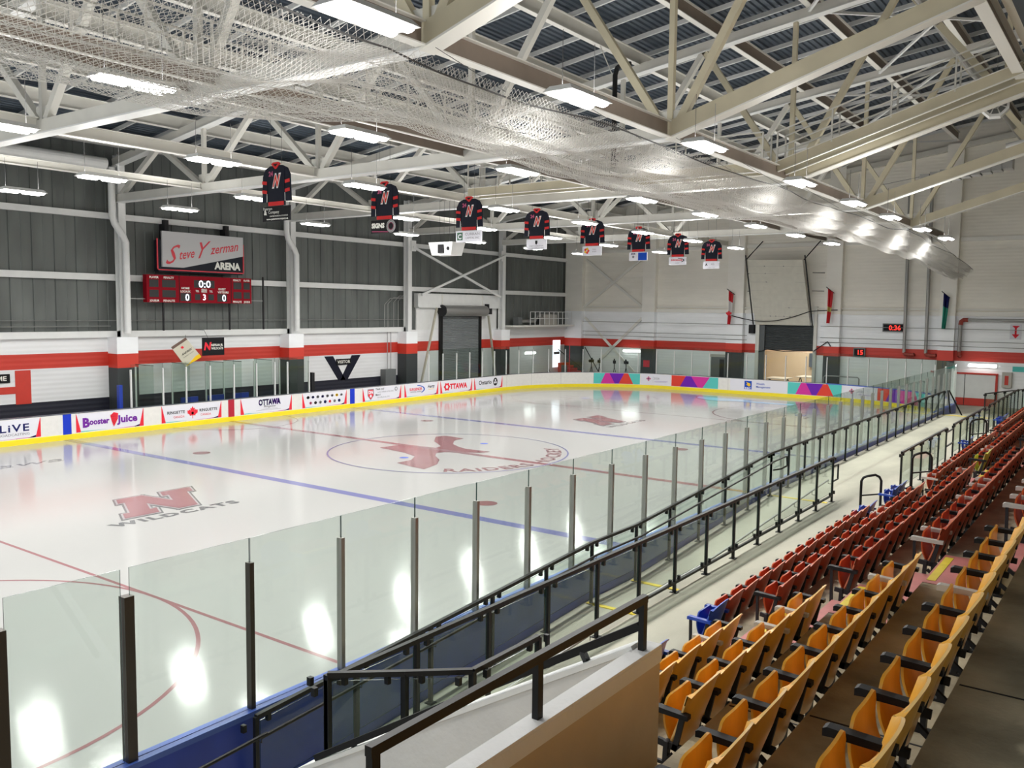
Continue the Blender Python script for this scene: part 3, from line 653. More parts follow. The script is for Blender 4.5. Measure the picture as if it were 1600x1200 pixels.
def d_ott(g, f, w):
    T(g, 'OTTAWA', f, 1.72, .62, .40, 'adnavy', width=1.35, bold=.04); T(g, 'OTTAWA', f, 1.70, .64, .38, 'adpurple', width=1.25, bold=.01); T(g, 'Ringette', f, 1.72, .50, .15, 'adblack', width=.7, shear=.3)
    for i in range(2): fpoly(g, f, [(1.2-.3*i, .42-.05*i), (2.2+.2*i, .42-.05*i), (2.2+.2*i, .43-.05*i), (1.2-.3*i, .43-.05*i)], 'adgrey')
def d_logos(g, f, w):
    ms = ['adblack', 'adnavy', 'adgrey', 'adnavy', 'adgrey', 'adgrey', 'adgold', 'adgrey']
    for i in range(8):
        u = .38+i*.33; fpoly(g, f, circ(u, .78, .095 if i % 2 else .11, 7+i % 3, .75), ms[i]); fpoly(g, f, circ(u, .78, .05, 8), 'adwhite' if i % 2 else 'adgrey')
    ms = ['adpink', 'adblack', 'adgrey', 'adnavy', 'adred', 'adgrey', 'adnavy', 'adgrey']
    for i in range(7):
        u = .55+i*.33; fpoly(g, f, circ(u, .48, .10, 5+i % 4, .85), ms[i]); fpoly(g, f, circ(u+.01, .48, .04, 6), 'adwhite')
def d_dn(g, f, w):
    sh = [(.38, .92), (.86, .92), (.86, .55), (.62, .30), (.38, .55)]
    fpoly(g, f, sh, 'adgrey'); f2 = lambda u, v: f(u, v)+Vector((.002, 0, 0))
    fpoly(g, f2, [(.42, .88), (.82, .88), (.82, .56), (.62, .35), (.42, .56)], 'adred'); f3 = lambda u, v: f(u, v)+Vector((.004, 0, 0))
    T(g, 'DN', f3, .62, .66, .24, 'adwhite', bold=.05); fpoly(g, f3, circ(.62, .53, .08, 12), 'adwhite')
    T(g, 'Thank you!', f, 1.0, .84, .15, 'adblack', bold=.02, align='LEFT'); T(g, 'to the Officials of the OSC', f, 1.15, .68, .12, 'adgrey', align='LEFT'); T(g, 'Merci !', f, 1.0, .52, .14, 'adblack', bold=.02, align='LEFT'); T(g, 'aux officiels du OSC', f, 1.15, .38, .12, 'adgrey', align='LEFT')
    fpoly(g, f, circ(2.65, .82, .12, 9), 'adgrey'); fpoly(g, f2, circ(2.65, .82, .07, 9), 'adwhite')
def d_surg(g, f, w):
    T(g, 'SURGENOR', f, .98, .60, .22, 'adred', width=1.1, bold=.03); T(g, 'NATIONAL LEASING', f, .98, .48, .10, 'adblack', width=.95)
    for i in range(20):
        a = -.9+i*.12; b = a+.12; r1, r2 = .62, .72
        fpoly(g, f, [(1.05+r1*math.cos(a), .64+.22*math.sin(a)), (1.05+r2*math.cos(a), .64+.26*math.sin(a)), (1.05+r2*math.cos(b), .64+.26*math.sin(b)), (1.05+r1*math.cos(b), .64+.22*math.sin(b))], 'adblue')
    T(g, 'Hertz', f, 2.35, .68, .26, 'adblack', width=.62, bold=.02, shear=.2); fpoly(g, f, [(2.1, .58), (2.6, .58), (2.6, .61), (2.1, .61)], 'adgold')
def d_ottawa(g, f, w):
    pts = [(.62+(.24 if i % 2 else .33)*math.cos(PI/6*i), .63+(.20 if i % 2 else .28)*math.sin(PI/6*i)) for i in range(12)]
    fpoly(g, f, pts, 'adred'); fpoly(g, lambda u, v: f(u, v)+Vector((.002, 0, 0)), circ(.62, .63, .12, 6), 'adwhite'); T(g, 'TTAWA', f, 1.75, .48, .44, 'adred', width=1.7, bold=.05)
def d_ont(g, f, w):
    T(g, 'Ontario', f, 1.15, .55, .38, 'adblack', width=1.35, bold=.02); fpoly(g, f, circ(2.25, .66, .24, 20, 1.1), 'adblack')
    f2 = lambda u, v: f(u, v)+Vector((.002, 0, 0)); 
    for a in (90, 210, 330): fpoly(g, f2, circ(2.25+.10*math.cos(math.radians(a)), .66+.10*math.sin(math.radians(a)), .085, 5), 'adwhite')
def d_patt(seq):
    def d(g, f, w):
        n = len(seq); k = w/n
        for i, m in enumerate(seq):
            a = i*k; sl = [.25, -.3, .3, -.28, .1][i % 5]*k; sr = [-.3, .3, -.28, .1, .0][i % 5]*k if i < n-1 else 0
            sl = 0 if i == 0 else [.25, -.3, .3, -.28, .1][(i-1) % 5]*k; sr = 0 if i == n-1 else [.25, -.3, .3, -.28, .1][i % 5]*k
            fpoly(g, f, [(a-sl, .25), (a+k-sr, .25), (a+k+sr, 1.0), (a+sl, 1.0)], m)
    return d
def d_2026(g, f, w):
    for a in (0, 90, 180, 270): fpoly(g, f, circ(w*.26+.1*math.cos(math.radians(a)), .68+.1*math.sin(math.radians(a)), .075, 4), 'adpink')
    fpoly(g, f, circ(w*.26, .68, .06, 8), 'adnavy'); T(g, '2026', f, w*.52, .64, .20, 'adgrey', width=.42); fpoly(g, f, [(w*.45, .5), (w*.9, .5), (w*.9, .515), (w*.45, .515)], 'adviolet')
    fpoly(g, f, [(w*.40, .40), (w*.404, .40), (w*.404, .86), (w*.40, .86)], 'adgrey'); fpoly(g, f, [(w*.45, .45), (w*.85, .45), (w*.85, .46), (w*.45, .46)], 'adgrey')
def d_rbc(g, f, w):
    fpoly(g, f, [(1.0, .36), (1.5, .36), (1.5, .92), (1.0, .92)], 'adblue'); f2 = lambda u, v: f(u, v)-Vector((0, .002, 0))
    fpoly(g, f2, [(1.1, .85), (1.4, .75), (1.42, .6), (1.3, .55), (1.12, .66), (1.2, .72)], 'adgold'); T(g, 'RBC', f2, 1.25, .38, .16, 'adwhite', width=.4, bold=.04)
    T(g, 'Wealth', f, 1.8, .70, .19, 'adblue', align='LEFT', bold=.01); T(g, 'Management', f, 1.8, .50, .19, 'adblue', align='LEFT', bold=.01)
S = lambda y: y-RR
adpanel(S(18.55), S(21.65), 'white advertising panel reading LiVE beside the first blue stripe', d_live)
adpanel(S(23.05), S(26.0), 'white advertising panel with purple juice lettering and red swirl', d_boost)
adpanel(S(26.85), S(29.93), 'white advertising panel reading RINGETTE CANADA with red maple leaf', d_ring)
adpanel(S(31.0), S(34.1), 'white advertising panel reading OTTAWA in purple lettering', d_ott)
adpanel(S(34.78), S(37.85), 'white advertising panel covered with many small club logos', d_logos)
adpanel(S(39.04), S(42.12), 'white advertising panel with a red shield and thank you text', d_dn)
adpanel(S(42.4), S(45.4), 'white advertising panel with red lettering inside a blue swoosh', d_surg)
adpanel(S(45.6), S(48.7), 'white advertising panel reading OTTAWA in bold red letters', d_ottawa)
adpanel(S(48.92), S(51.95), 'white advertising panel reading Ontario with a black flower badge', d_ont)
PA = ['adteal', 'admagenta', 'adviolet', 'adorange', 'adteal']
adpanel(51.25, 54.55, 'coloured triangle advertising panel on the curve before the first 2026 panel', d_patt(PA), frame=False)
adpanel(54.6, 56.8, 'white advertising panel reading 2026 between two coloured triangle panels', d_2026, frame=False)
adpanel(56.85, 60.3, 'coloured triangle advertising panel between the 2026 panel and the blue bank crest', d_patt(['adorange', 'adviolet', 'admagenta', 'adteal']), frame=False)
adpanel(61.15, 65.0, 'white advertising panel with blue and gold crest on the end boards', d_rbc, frame=False)
adpanel(65.05, 68.45, 'coloured triangle advertising panel below the garage opening and red timer', d_patt(PA), frame=False)
adpanel(68.5, 70.75, 'white advertising panel reading 2026 at the start of the glazed corner', d_2026, frame=False)
adpanel(70.8, 74.6, 'coloured triangle advertising panel seen through glass in the far corner', d_patt(['adorange', 'adviolet', 'admagenta', 'adpink', 'adteal']), frame=False)

# glass panels and posts along the boards
def panel(s0, s1, z0, z1, label, group, off=.07, name='safety_glass', mg='glass'):
    a = Bp(s0, off, 0); b = Bp(s1, off, 0); d = (b-a).normalized(); n = Vector((d.y, -d.x, 0))*.006
    g = MB(); P = [a-n, b-n, b+n, a+n]
    vs = [(p.x, p.y, z0) for p in P]+[(p.x, p.y, z1) for p in P]
    g.add(vs, [(0, 1, 5, 4)], mg); g.add(vs, [(2, 3, 7, 6)], mg)
    g.add(vs, [(4, 5, 6, 7), (1, 2, 6, 5), (3, 0, 4, 7), (0, 3, 2, 1)], 'edge')
    return tag(g.build(name), label, 'glass panel', group)
def gpost(s, z0, z1, label, group, m, w=.05, dep=.07, off=.07):
    p = Bp(s, off, 0); q = Bp(s+.1, off, 0); d = (q-p).normalized(); n = Vector((d.y, -d.x, 0))
    root = MB(); 
    root.bar((p.x, p.y, z0), (p.x, p.y, z1), w, dep, m, up=tuple(d)) if 0 else root.add([tuple(p+d*a*w/2+n*b*dep/2+Vector((0, 0, z))) for z in (z0, z1) for a, b in ((-1, -1), (1, -1), (1, 1), (-1, 1))], [(0, 3, 2, 1), (4, 5, 6, 7), (0, 1, 5, 4), (1, 2, 6, 5), (2, 3, 7, 6), (3, 0, 4, 7)], m)
    root.tube([(p+n*b*dep/2+Vector((0, 0, z0))) for b in (1,)]+[p+n*dep/2+Vector((0, 0, z1-.02))], w*.42, m, 8)
    hk = p+n*dep/2+Vector((0, 0, z1-.06)); root.tube([hk, hk-d*.035+n*.02, hk-d*.05+n*.02-Vector((0, 0, .02))], .004, 'iron', 4)
    return tag(root.build('glass_post'), label, 'post', group)
ys = [8.28, 9.43, 10.84]; y = 12.16
while y < 52.3: ys.append(y); y += 1.31
NS = [S_NEAR+(RL-RR-y) for y in ys]
for i, y in enumerate(ys):
    m = 'bronze' if y < 12 else 'steelpost'
    gpost(NS[i], 1.06, 2.69, '%s post of the near glass, counting on from the blue face-off dot' % ordn(i) if i > 1 else ('dark wide post at the cut corner of the near glass' if i == 0 else 'wide dark double post at the gap in the near glass'), 'near glass posts', m, w=.055 if i > 1 else .10, dep=.08 if i > 1 else .1)
for i in range(len(ys)-1):
    e0 = .10 if i == 0 else .012; e1 = .10 if i == 0 else .012
    s1 = NS[i]-(.05 if i == 0 else .006); s0 = NS[i+1]+(.06 if i == 0 else .006 if i else .006)
    if i == 1: s1 = NS[i]-.03
    panel(s0, s1, 1.06, 2.96, 'clear glass panel of the near boards, %s along from the blue face-off dot' % ordn(i), 'near side glass panels')
# corner before first visible post (towards the camera end)
k = 0; s = NS[0]+.02
while k < 6:
    panel(s+.01, s+1.2, 1.06, 2.96, 'clear glass panel curving round the camera end corner, %s of them' % ordn(k), 'camera corner glass panels'); gpost(s+1.2, 1.06, 2.69, '%s post on the camera end corner curve' % ordn(k), 'camera corner posts', 'bronze'); s += 1.2; k += 1
# end and corners
s = S(44.6); i = 0; EPS = []
s_end = NS[-1]
n = int((s_end-s)/1.3)
for i in range(n+1): EPS.append(s+(s_end-s)*i/n)
for i in range(n):
    red = abs(EPS[i]-(RL-3.35-RR)) < .7
    where = 'far side' if EPS[i] < A1 else 'first end corner' if EPS[i] < A1+ARC else 'end boards' if EPS[i] < A1+ARC+A2 else 'door corner'
    gpost(EPS[i], 1.06, 2.69, '%s pale glass post beyond the visitor bench, on the %s' % (ordn(i), where), 'pale posts round the end', 'whitepost', w=.05)
    panel(EPS[i]+.01, EPS[i+1]-.01, 1.06, 2.96, '%s clear glass panel after the visitor bench, on the %s' % (ordn(i), where), 'end glass panels')
# goal line marker on the glass (red strip)
g = MB(); p = Bp(49.44, .03, 0); g.tube([(p.x, p.y, 0.0), (p.x, p.y, 3.1)], .022, 'stripered', 6); tag(g.build('goal_line_post'), 'thin red goal line marker post standing at the curved boards', 'post')
# far side penalty-box glass
FP = [25.5, 27.0, 28.15, 29.4, 30.7, 32.0, 33.1, 33.9, 35.3]
for i, y in enumerate(FP):
    gpost(S(y), 1.06, 2.69, '%s white post of the penalty box glass across the ice' % ordn(i), 'penalty box posts', 'whitepost', w=.06)
    if i < len(FP)-1: panel(S(y)+.01, S(FP[i+1])-.01, 1.06, 2.92, '%s glass panel fronting the penalty boxes across the ice' % ordn(i), 'penalty box front glass')
for i, y in enumerate([26.6, 28.4, 30.2, 31.2, 33.0, 34.6]):
    g = MB(); g.box(-28.0, y-.006, .5, -26.6, y+.006, 2.8, 'glass'); g.box(-28.0, y-.02, 2.8, -26.6, y+.02, 2.82, 'edge'); g.box(-28.03, y-.03, 0, -27.97, y+.03, 2.7, 'whitepost')
    tag(g.build('glass_partition'), '%s glass cross partition between the penalty boxes' % ordn(i), 'glass partition', 'penalty box partitions')
for y, l in ((28.8, 'third'), (30.25, 'fourth'), (31.7, 'sixth')):
    g = MB(); g.box(-27.9, y, .0, -27.3, y+.9, .46, 'bblue'); g.box(-27.95, y, .46, -27.25, y+.9, .52, 'seatb'); g.box(-28.0, y, .52, -27.92, y+.9, 1.15, 'bblue')
    tag(g.build('player_bench'), 'blue bench seat in the penalty area behind the %s glass panel' % l, 'bench', 'penalty benches')
g = MB(); g.box(-27.3, 25.3, 0, -27.1, 25.45, 2.0, 'bblue'); tag(g.build('bench_end_board'), 'blue upright board ending the home bench by the penalty boxes', 'board')
g = MB(); g.box(-27.3, 35.9, 0, -27.0, 36.1, 2.0, 'blackrough'); tag(g.build('bench_end_board'), 'dark upright board ending the visitor bench beside the glass', 'board')

# ---------------------------------------------------------------- things on the left wall
f = flat((XL, 0, 0), (0, 1, 0), (0, 0, 1), (1, 0, 0), .012)
g = MB(); g.box(XL, 21.9, 1.30, XL+.02, 22.52, 2.7, 'redpaint'); g.box(XL, 20.6, 1.75, XL+.02, 21.9, 2.04, 'redpaint'); g.box(XL, 20.0, 1.30, XL+.02, 20.6, 2.7, 'redpaint')
tag(g.build('wall_mural_letter'), 'huge red letter H painted on the white block wall', 'painted letter')
g = MB()
for pts in ([(38.55, 2.68), (39.2, 2.68), (40.15, 1.28), (39.6, 1.28)], [(41.35, 2.68), (40.65, 2.68), (39.75, 1.28), (40.3, 1.28)]): g.prism(pts, (XL, 0, 0), (0, 1, 0), (0, 0, 1), (1, 0, 0), .02, 'navy')
tag(g.build('wall_mural_letter'), 'huge black letter V painted on the white block wall', 'painted letter')
def sign(x0, x1, z0, z1, text, label, size, X=XL, m='adblack', mt='signtext', w=None):
    g = MB(); g.box(X, x0, z0, X+.04, x1, z1, m); ff = flat((X, 0, 0), (0, 1, 0), (0, 0, 1), (1, 0, 0), .045)
    put_text(g, text, ff, (x0+x1)/2, z0+(z1-z0)*.27, size, mt, width=w, bold=.015); return tag(g.build('wall_sign'), label, 'sign')
sign(39.42, 40.55, 2.16, 2.50, 'VISITOR', 'black sign reading VISITOR between the arms of the letter V', .24, X=XL+.02, w=.98)
sign(20.55, 21.68, 2.22, 2.58, 'HOME', 'black sign reading HOME beside the big red letter H', .26, X=XL+.02, w=.86)
# arena sign
g = MB(); X = -28.35
g.box(X-.35, 28.05, 7.0, X, 32.65, 8.45, 'signdark'); g.box(X-.75, 28.6, 7.4, X-.3, 28.8, 9.4, 'iron'); g.box(X-.75, 31.9, 7.4, X-.3, 32.1, 9.4, 'iron')
fr = [(27.98, 7.08), (32.72, 7.08), (32.72, 7.13), (27.98, 7.13)]
for a, b, c, d in ((27.98, 7.06, 32.72, 7.11), (27.98, 7.06, 28.03, 8.5), (32.67, 7.06, 32.72, 8.5)): g.box(X-.02, a, b, X+.03, c, d, 'signred')
t = empty('arena_sign', (0, 0, 0), 0, 'big grey and black sign with red script lettering above the scoreboard', 'sign'); g.build('sign_cabinet', t)
g = MB(); fpts = [(28.2, 7.22), (29.3, 7.22), (32.62, 7.92), (32.62, 8.85), (28.2, 8.85)]
g.prism(fpts, (X, 0, 0), (0, 1, 0), (0, 0, 1), (1, 0, 0), .10, 'signgrey')
ca, sa = math.cos(.17), math.sin(.17)
ff = lambda u, v: Vector((X+.104, 28.35+u*ca, 7.45+v+u*sa))
put_text(g, 'S', ff, .40, -.12, 1.2, 'signred', width=.78, shear=.5); put_text(g, 'teve', ff, .74, .02, .62, 'signred', width=.80, shear=.3, align='LEFT', bold=.012)
put_text(g, 'Y', ff, 2.10, -.05, 1.08, 'signred', width=.72, shear=.5); put_text(g, 'zerman', ff, 2.42, .06, .62, 'signred', width=1.62, shear=.3, align='LEFT', bold=.012)
g.build('script_panel', t)
g = MB(); ff = flat((X, 0, 0), (0, 1, 0), (0, 0, 1), (1, 0, 0), .035); put_text(g, 'ARENA', ff, 31.75, 7.24, .46, 'signtext', width=1.5, bold=.05); g.build('block_lettering', t)
# scoreboard
t = empty('scoreboard', (0, 0, 0), 0, 'maroon hockey scoreboard with white digits hanging on the grey metal wall', 'scoreboard')
X = -28.2; g = MB(); g.box(X-.3, 27.35, 5.58, X, 33.05, 6.84, 'sbred')
for y in (29.0, 31.85): g.box(X, y-.015, 5.58, X+.006, y+.015, 6.84, 'adblack')
g.build('cabinet', t)
g = MB()
def cell(y0, y1, z0, z1): g = MB(); g.box(X, y0, z0, X+.012, y1, z1, 'sbdark'); g.build('display_cell', t)
for z0, z1 in ((6.28, 6.62), (5.82, 6.15)):
    cell(27.48, 27.93, z0, z1); cell(28.12, 28.80, z0, z1); cell(31.98, 32.45, z0, z1); cell(32.58, 32.95, z0, z1)
cell(29.78, 30.90, 6.30, 6.66); cell(29.05, 29.6, 5.66, 6.03); cell(31.05, 31.6, 5.66, 6.03); cell(29.82, 30.1, 5.72, 6.0); cell(30.55, 30.85, 5.72, 6.0)
g = MB(); ff = flat((X, 0, 0), (0, 1, 0), (0, 0, 1), (1, 0, 0), .02)
put_text(g, '0:0', ff, 30.35, 6.32, .48, 'ledw', width=.66, bold=.012); put_text(g, '0', ff, 29.40, 5.68, .46, 'ledw', bold=.01); put_text(g, '3', ff, 30.32, 5.72, .40, 'ledw', bold=.01); put_text(g, '0', ff, 31.42, 5.68, .46, 'ledw', bold=.01)
g.build('digits', t)
g = MB(); ff = flat((X, 0, 0), (0, 1, 0), (0, 0, 1), (1, 0, 0), .008)
for s_, y, z, w in (('PLAYER', 27.72, 6.68, .45), ('PENALTY', 28.46, 6.68, .52), ('PENALTY', 32.2, 6.68, .45), ('PLAYER', 32.77, 6.68, .36), ('JOUEUR', 27.72, 5.62, .48), ('PENALITE', 28.46, 5.62, .58), ('PENALITE', 32.2, 5.62, .5), ('JOUEUR', 32.77, 5.62, .38),
                   ('HOME', 29.32, 6.22, .42), ('LOCAUX', 29.32, 6.07, .52), ('GUEST', 31.32, 6.22, .42), ('VISITEURS', 31.38, 6.07, .62), ('PERIOD', 30.32, 6.17, .3), ('PERIODE', 30.32, 6.08, .3), ('TOL', 29.95, 6.1, .18), ('TOL', 30.7, 6.1, .18)):
    g = MB(); put_text(g, s_, ff, y, z, .13, 'signtext', width=w, bold=.03); g.build('caption_lettering', t)
g = MB()
for y in (28.25, 31.85): g.box(X-.2, y-.03, 4.28, X-.12, y+.03, 5.6, 'iron')
for y in (26.6, 33.9): g.box(X-.2, y-.03, 4.28, X-.12, y+.03, 6.95, 'iron')
g.box(X-.18, 26.6, 5.72, X-.15, 33.9, 5.75, 'galv'); g.build('support_frame', t)
# small hanging flags by the penalty boxes
g = MB(); hh = lambda u, v: None
t = empty('hanging_banner', (0, 0, 0), 0, 'tilted cream and brown banner hanging over the penalty box', 'banner')
P = [(28.05, 3.55), (28.80, 3.98), (29.62, 3.05), (28.78, 2.62)]
X = -27.5; g.prism(P, (X, 0, 0), (0, 1, 0), (0, 0, 1), (1, 0, 0), .02, mat('banner_cream', (.55, .52, .42), .7)); ff = flat((X, 0, 0), (0, 1, 0), (0, 0, 1), (1, 0, 0), .022)
fpoly(g, ff, [(28.05, 3.55), (28.80, 3.98), (28.88, 3.88), (28.13, 3.45)], mat('banner_brown', (.13, .075, .06), .7)); fpoly(g, ff, [(29.62, 3.05), (28.78, 2.62), (29.3, 3.1), (29.5, 3.2)], 'adgold'); maple(g, ff, 28.62, 3.52, .09, 'adred'); 
ca, sa = math.cos(.5), math.sin(.5); f2 = lambda u, v: Vector((X+.025, 28.85+u*ca-v*sa*0+v*-.0, 3.27+u*sa+v*ca))
put_text(g, 'ANDREX', f2, 0, 0, .16, 'adblack', width=.6, bold=.03); put_text(g, 'HOSPITALITY GROUP', f2, .1, -.18, .08, 'adblack', width=.6)
g.build('banner_face', t)
g = MB(); g.tube([(X, 28.8, 3.98), (X, 28.8, 4.1)], .01, 'cable', 4); g.build('hanging_wire', t)
g = MB(); g.tube([(X-.01, 30.0, 3.95), (X-.3, 30.0, 4.3), (X-1.3, 30.0, 4.3)], .012, 'cable', 4); g.box(X-.02, 29.68, 3.1, X, 30.9, 3.95, 'adblack'); ff = flat((X, 0, 0), (0, 1, 0), (0, 0, 1), (1, 0, 0), .004); put_text(g, 'N', ff, 29.98, 3.38, .48, 'adred', bold=.05, shear=.2); put_text(g, 'NEPEAN JR.', ff, 30.5, 3.54, .15, 'signtext', width=.66, bold=.03); put_text(g, 'WILDCATS', ff, 30.5, 3.38, .15, 'signtext', width=.66, bold=.03)
tag(g.build('team_banner'), 'black rectangular team banner with a red letter beside the tilted banner', 'banner')
# roller door on the left wall
t = empty('door_1', (0, 0, 0)); struct(t)
g = MB(); z = 0.
while z < 5.1:
    g.add([(XL+.03, 48.6, z), (XL+.03, 52.5, z), (XL+.08, 52.5, z+.055), (XL+.08, 48.6, z+.055), (XL+.03, 52.5, z+.11), (XL+.03, 48.6, z+.11)], [(0, 1, 2, 3), (3, 2, 4, 5)], 'shutter'); z += .11
struct(g.build('shutter_curtain', t))
g = MB(); g.box(XL, 48.35, 0, XL+.14, 48.62, 5.1, 'black'); g.box(XL, 52.48, 0, XL+.14, 52.72, 5.1, 'black'); struct(g.build('door_frame', t))
g = MB(); g.tube([(XL+.38, 48.3, 5.32), (XL+.38, 52.8, 5.32)], .36, 'galv', 20); g.tube([(XL+.38, 48.22, 5.32), (XL+.38, 48.3, 5.32)], .38, 'iron', 20); g.box(XL+.1, 52.8, 5.1, XL+.6, 53.3, 5.5, 'iron'); g.box(XL+.2, 52.9, 5.5, XL+.5, 53.1, 5.8, 'blackrough'); struct(g.build('roller_housing', t))
for (a, b), lab in ((((47.6, 5.5), (45.9, .0)), 'first'), (((53.0, 5.0), (54.05, .0)), 'second')):
    g = MB(); g.bar((XL+.5, a[0] if 0 else a[0], a[1]), (XL+.5, b[0], b[1]), .12, .10, 'conc'); tag(g.build('door_strut'), 'slanting pale strut on the %s side of the grey roller door' % ('near' if lab == 'first' else 'far'), 'strut')
# electrical boxes, ladder, equipment on left wall
g = MB(); g.box(XL+.02, 45.0-2.0, .75, XL+.45, 45.0-1.1, 1.75, 'greybox'); g.tube([(XL+.2, 43.4, 1.75), (XL+.2, 43.4, 4.0)], .025, 'galv', 6); g.tube([(XL+.2, 43.7, 1.75), (XL+.2, 43.7, 4.0)], .025, 'galv', 6); tag(g.build('electrical_cabinet'), 'dark grey electrical box at the end of the visitor bench wall', 'cabinet')
g = MB()
for y in (43.2, 43.5, 44.0, 44.4): g.tube([(XL+.15, y, 4.2), (XL+.15, y, 5.6+.2*(y-43)), (XL+.15, y+.5, 6.0+.2*(y-43)), (XL+.15, 45.1, 6.0+.2*(y-43))], .02, 'galv', 6)
tag(g.build('conduit_pipes'), 'bundle of thin grey conduits climbing the metal wall by a column', 'pipe')
g = MB(); g.box(XL-.1, 55.2, 4.2, XL+1.0, 63.4, 4.32, 'flange')
g2 = MB()
for y in [57.4+.62*i for i in range(10)]: g2.box(XL+.95, y-.02, 4.32, XL+.99, y+.02, 5.3, 'white')
for z in (4.8, 5.28): g2.box(XL+.95, 57.4, z, XL+.99, 63.0, z+.04, 'white')
t = empty('service_platform', (0, 0, 0), 0, 'white railed service platform on the metal wall by the corner', 'platform'); g.build('platform_deck', t); g2.build('guard_rail', t)
g = MB(); g.tube([(XL+.5, 56.6, 4.62), (XL+.5, 58.6, 4.62), (XL+.5, 59.0, 5.05), (XL+.5, 61.0, 5.05)], .15, 'galv', 12); g.box(XL+.3, 56.2, 4.35, XL+.75, 56.7, 4.9, 'greybox'); g.box(XL+.25, 59.6, 4.33, XL+.8, 61.2, 5.1, 'armgrey'); tag(g.build('heating_unit'), 'silver duct and heater box standing on the railed platform', 'heater')
g = MB(); g.tube([(XL+.08, -1, 4.75), (XL+.08, 45, 4.75)], .02, 'galv', 5); g.tube([(XL+.08, -1, 4.5), (XL+.08, 26, 4.5)], .025, 'galv', 5); tag(g.build('wall_conduit'), 'thin conduit running level along the grey metal wall', 'pipe')

# ---------------------------------------------------------------- end wall things
t = empty('door_2', (0, 0, 0)); struct(t)
g = MB(); g.box(-13.5, YE-.2, 0, -13.25, YE+.05, 5.9, 'steel'); g.box(-9.55, YE-.2, 0, -9.35, YE+.05, 5.9, 'steel'); struct(g.build('door_frame', t))
g = MB(); z = 2.9
while z < 4.6: g.add([(-13.1, YE+.1, z), (-9.6, YE+.1, z), (-9.6, YE+.05, z+.06), (-13.1, YE+.05, z+.06), (-9.6, YE+.1, z+.12), (-13.1, YE+.1, z+.12)], [(0, 1, 2, 3), (3, 2, 4, 5)], 'shutterdark'); z += .12
g.box(-13.25, YE-.1, 0, -12.9, YE+.1, 4.6, 'shutterdark'); struct(g.build('shutter_curtain', t))
t = empty('raised_door_panel', (0, 0, 0), 0, 'cream sectional door panel parked tilted above the garage opening', 'door panel')
g = MB(); a = Vector((-13.5, YE-.3, 4.62)); b = Vector((-9.75, YE-.3, 4.62)); c = Vector((-10.05, YE-1.5, 8.9)); d = Vector((-13.75, YE-1.5, 9.0)); n = (b-a).cross(d-a).normalized()*.06
g.add([a, b, c, d, a-n, b-n, c-n, d-n], [(0, 1, 2, 3), (7, 6, 5, 4), (0, 4, 5, 1), (1, 5, 6, 2), (2, 6, 7, 3), (3, 7, 4, 0)], 'curtain')
P_ = lambda u, v: a+(b-a)*u+(d-a)*v+(c-b-(d-a))*u*v+n*.05
for v in (.135, .27, .40, .53, .66, .79, .9):
    g.add([P_(0, v-.002), P_(1, v-.002), P_(1, v+.002), P_(0, v+.002)], [(0, 1, 2, 3)], 'armgrey')
    for u in ((.3, .65) if v > .5 else (.3, .4, .55, .66)):
        g.add([P_(u-.01, v-.006), P_(u+.01, v-.006), P_(u+.01, v+.008), P_(u-.01, v+.008)], [(0, 1, 2, 3)], 'greybox')
g.build('panel_leaf', t)
g = MB(); g.bar(a+Vector((-.15, 0, 0)), d+Vector((-.15, 0, .3)), .06, .06, 'iron'); g.bar(b+Vector((.15, 0, 0)), c+Vector((.15, 0, .3)), .06, .06, 'iron')
g.bar(d+Vector((-.1, 0, 0)), d+Vector((.5, 1.4, 1.3)), .05, .05, 'iron'); g.bar(c+Vector((.1, 0, 0)), c+Vector((.7, 1.4, 1.3)), .05, .05, 'iron')
for z in (6.9, 8.1): g.bar((-9.6, YE-.7, z), (-9.0, YE-.1, z), .04, .04, 'iron'); g.bar((-13.9, YE-.7, z), (-14.2, YE-.1, z), .04, .04, 'iron')
g.build('guide_track', t)
g = MB(); g.box(-13.95, YE-.35, 4.0, -13.6, YE, 4.6, 'blackrough'); tag(g.build('door_motor'), 'black door motor box beside the garage opening', 'motor')
g = MB(); pts = [(-15.3+i*.35, YE-.55, 5.25-.55*math.sin(PI*min(1, i/16))+0.02*i) for i in range(22)]; g.tube(pts, .03, 'blackrough', 6); g.tube([(-13.2, YE-.3, 2.75), (-12.6, YE-.3, 2.95), (-11.5, YE-.3, 2.85), (-10.5, YE-.3, 2.9), (-9.4, YE-.4, 2.95), (-8.9, YE-.55, 3.3), (-8.5, YE-.55, 3.6), (-8.3, YE-.55, 3.3)], .035, 'blackrough', 6)
tag(g.build('drape_hose'), 'black hose looping across the garage opening', 'hose')
# tables in the room
for i, (x, y) in enumerate(((-12.6, 66.2), (-10.8, 67.4), (-9.0, 66.2))):
    t = empty('picnic_table', (x, y, 0), 0, 'pale folding table inside the room behind the opening, %s from the pillar side' % ordn(i), 'table', 'tables in the back room')
    g = MB(); g.box(-.75, -.9, .80+.12*i, .75, .9, .86+.12*i, 'tablet'); g.build('tabletop', t)
    for a in (-1, 1):
        g = MB(); g.bar((a*.65, -.8, 0), (a*.65, 0, .8+.12*i), .05, .05, 'iron'); g.bar((a*.65, .8, 0), (a*.65, 0, .8+.12*i), .05, .05, 'iron'); g.build('leg', t)
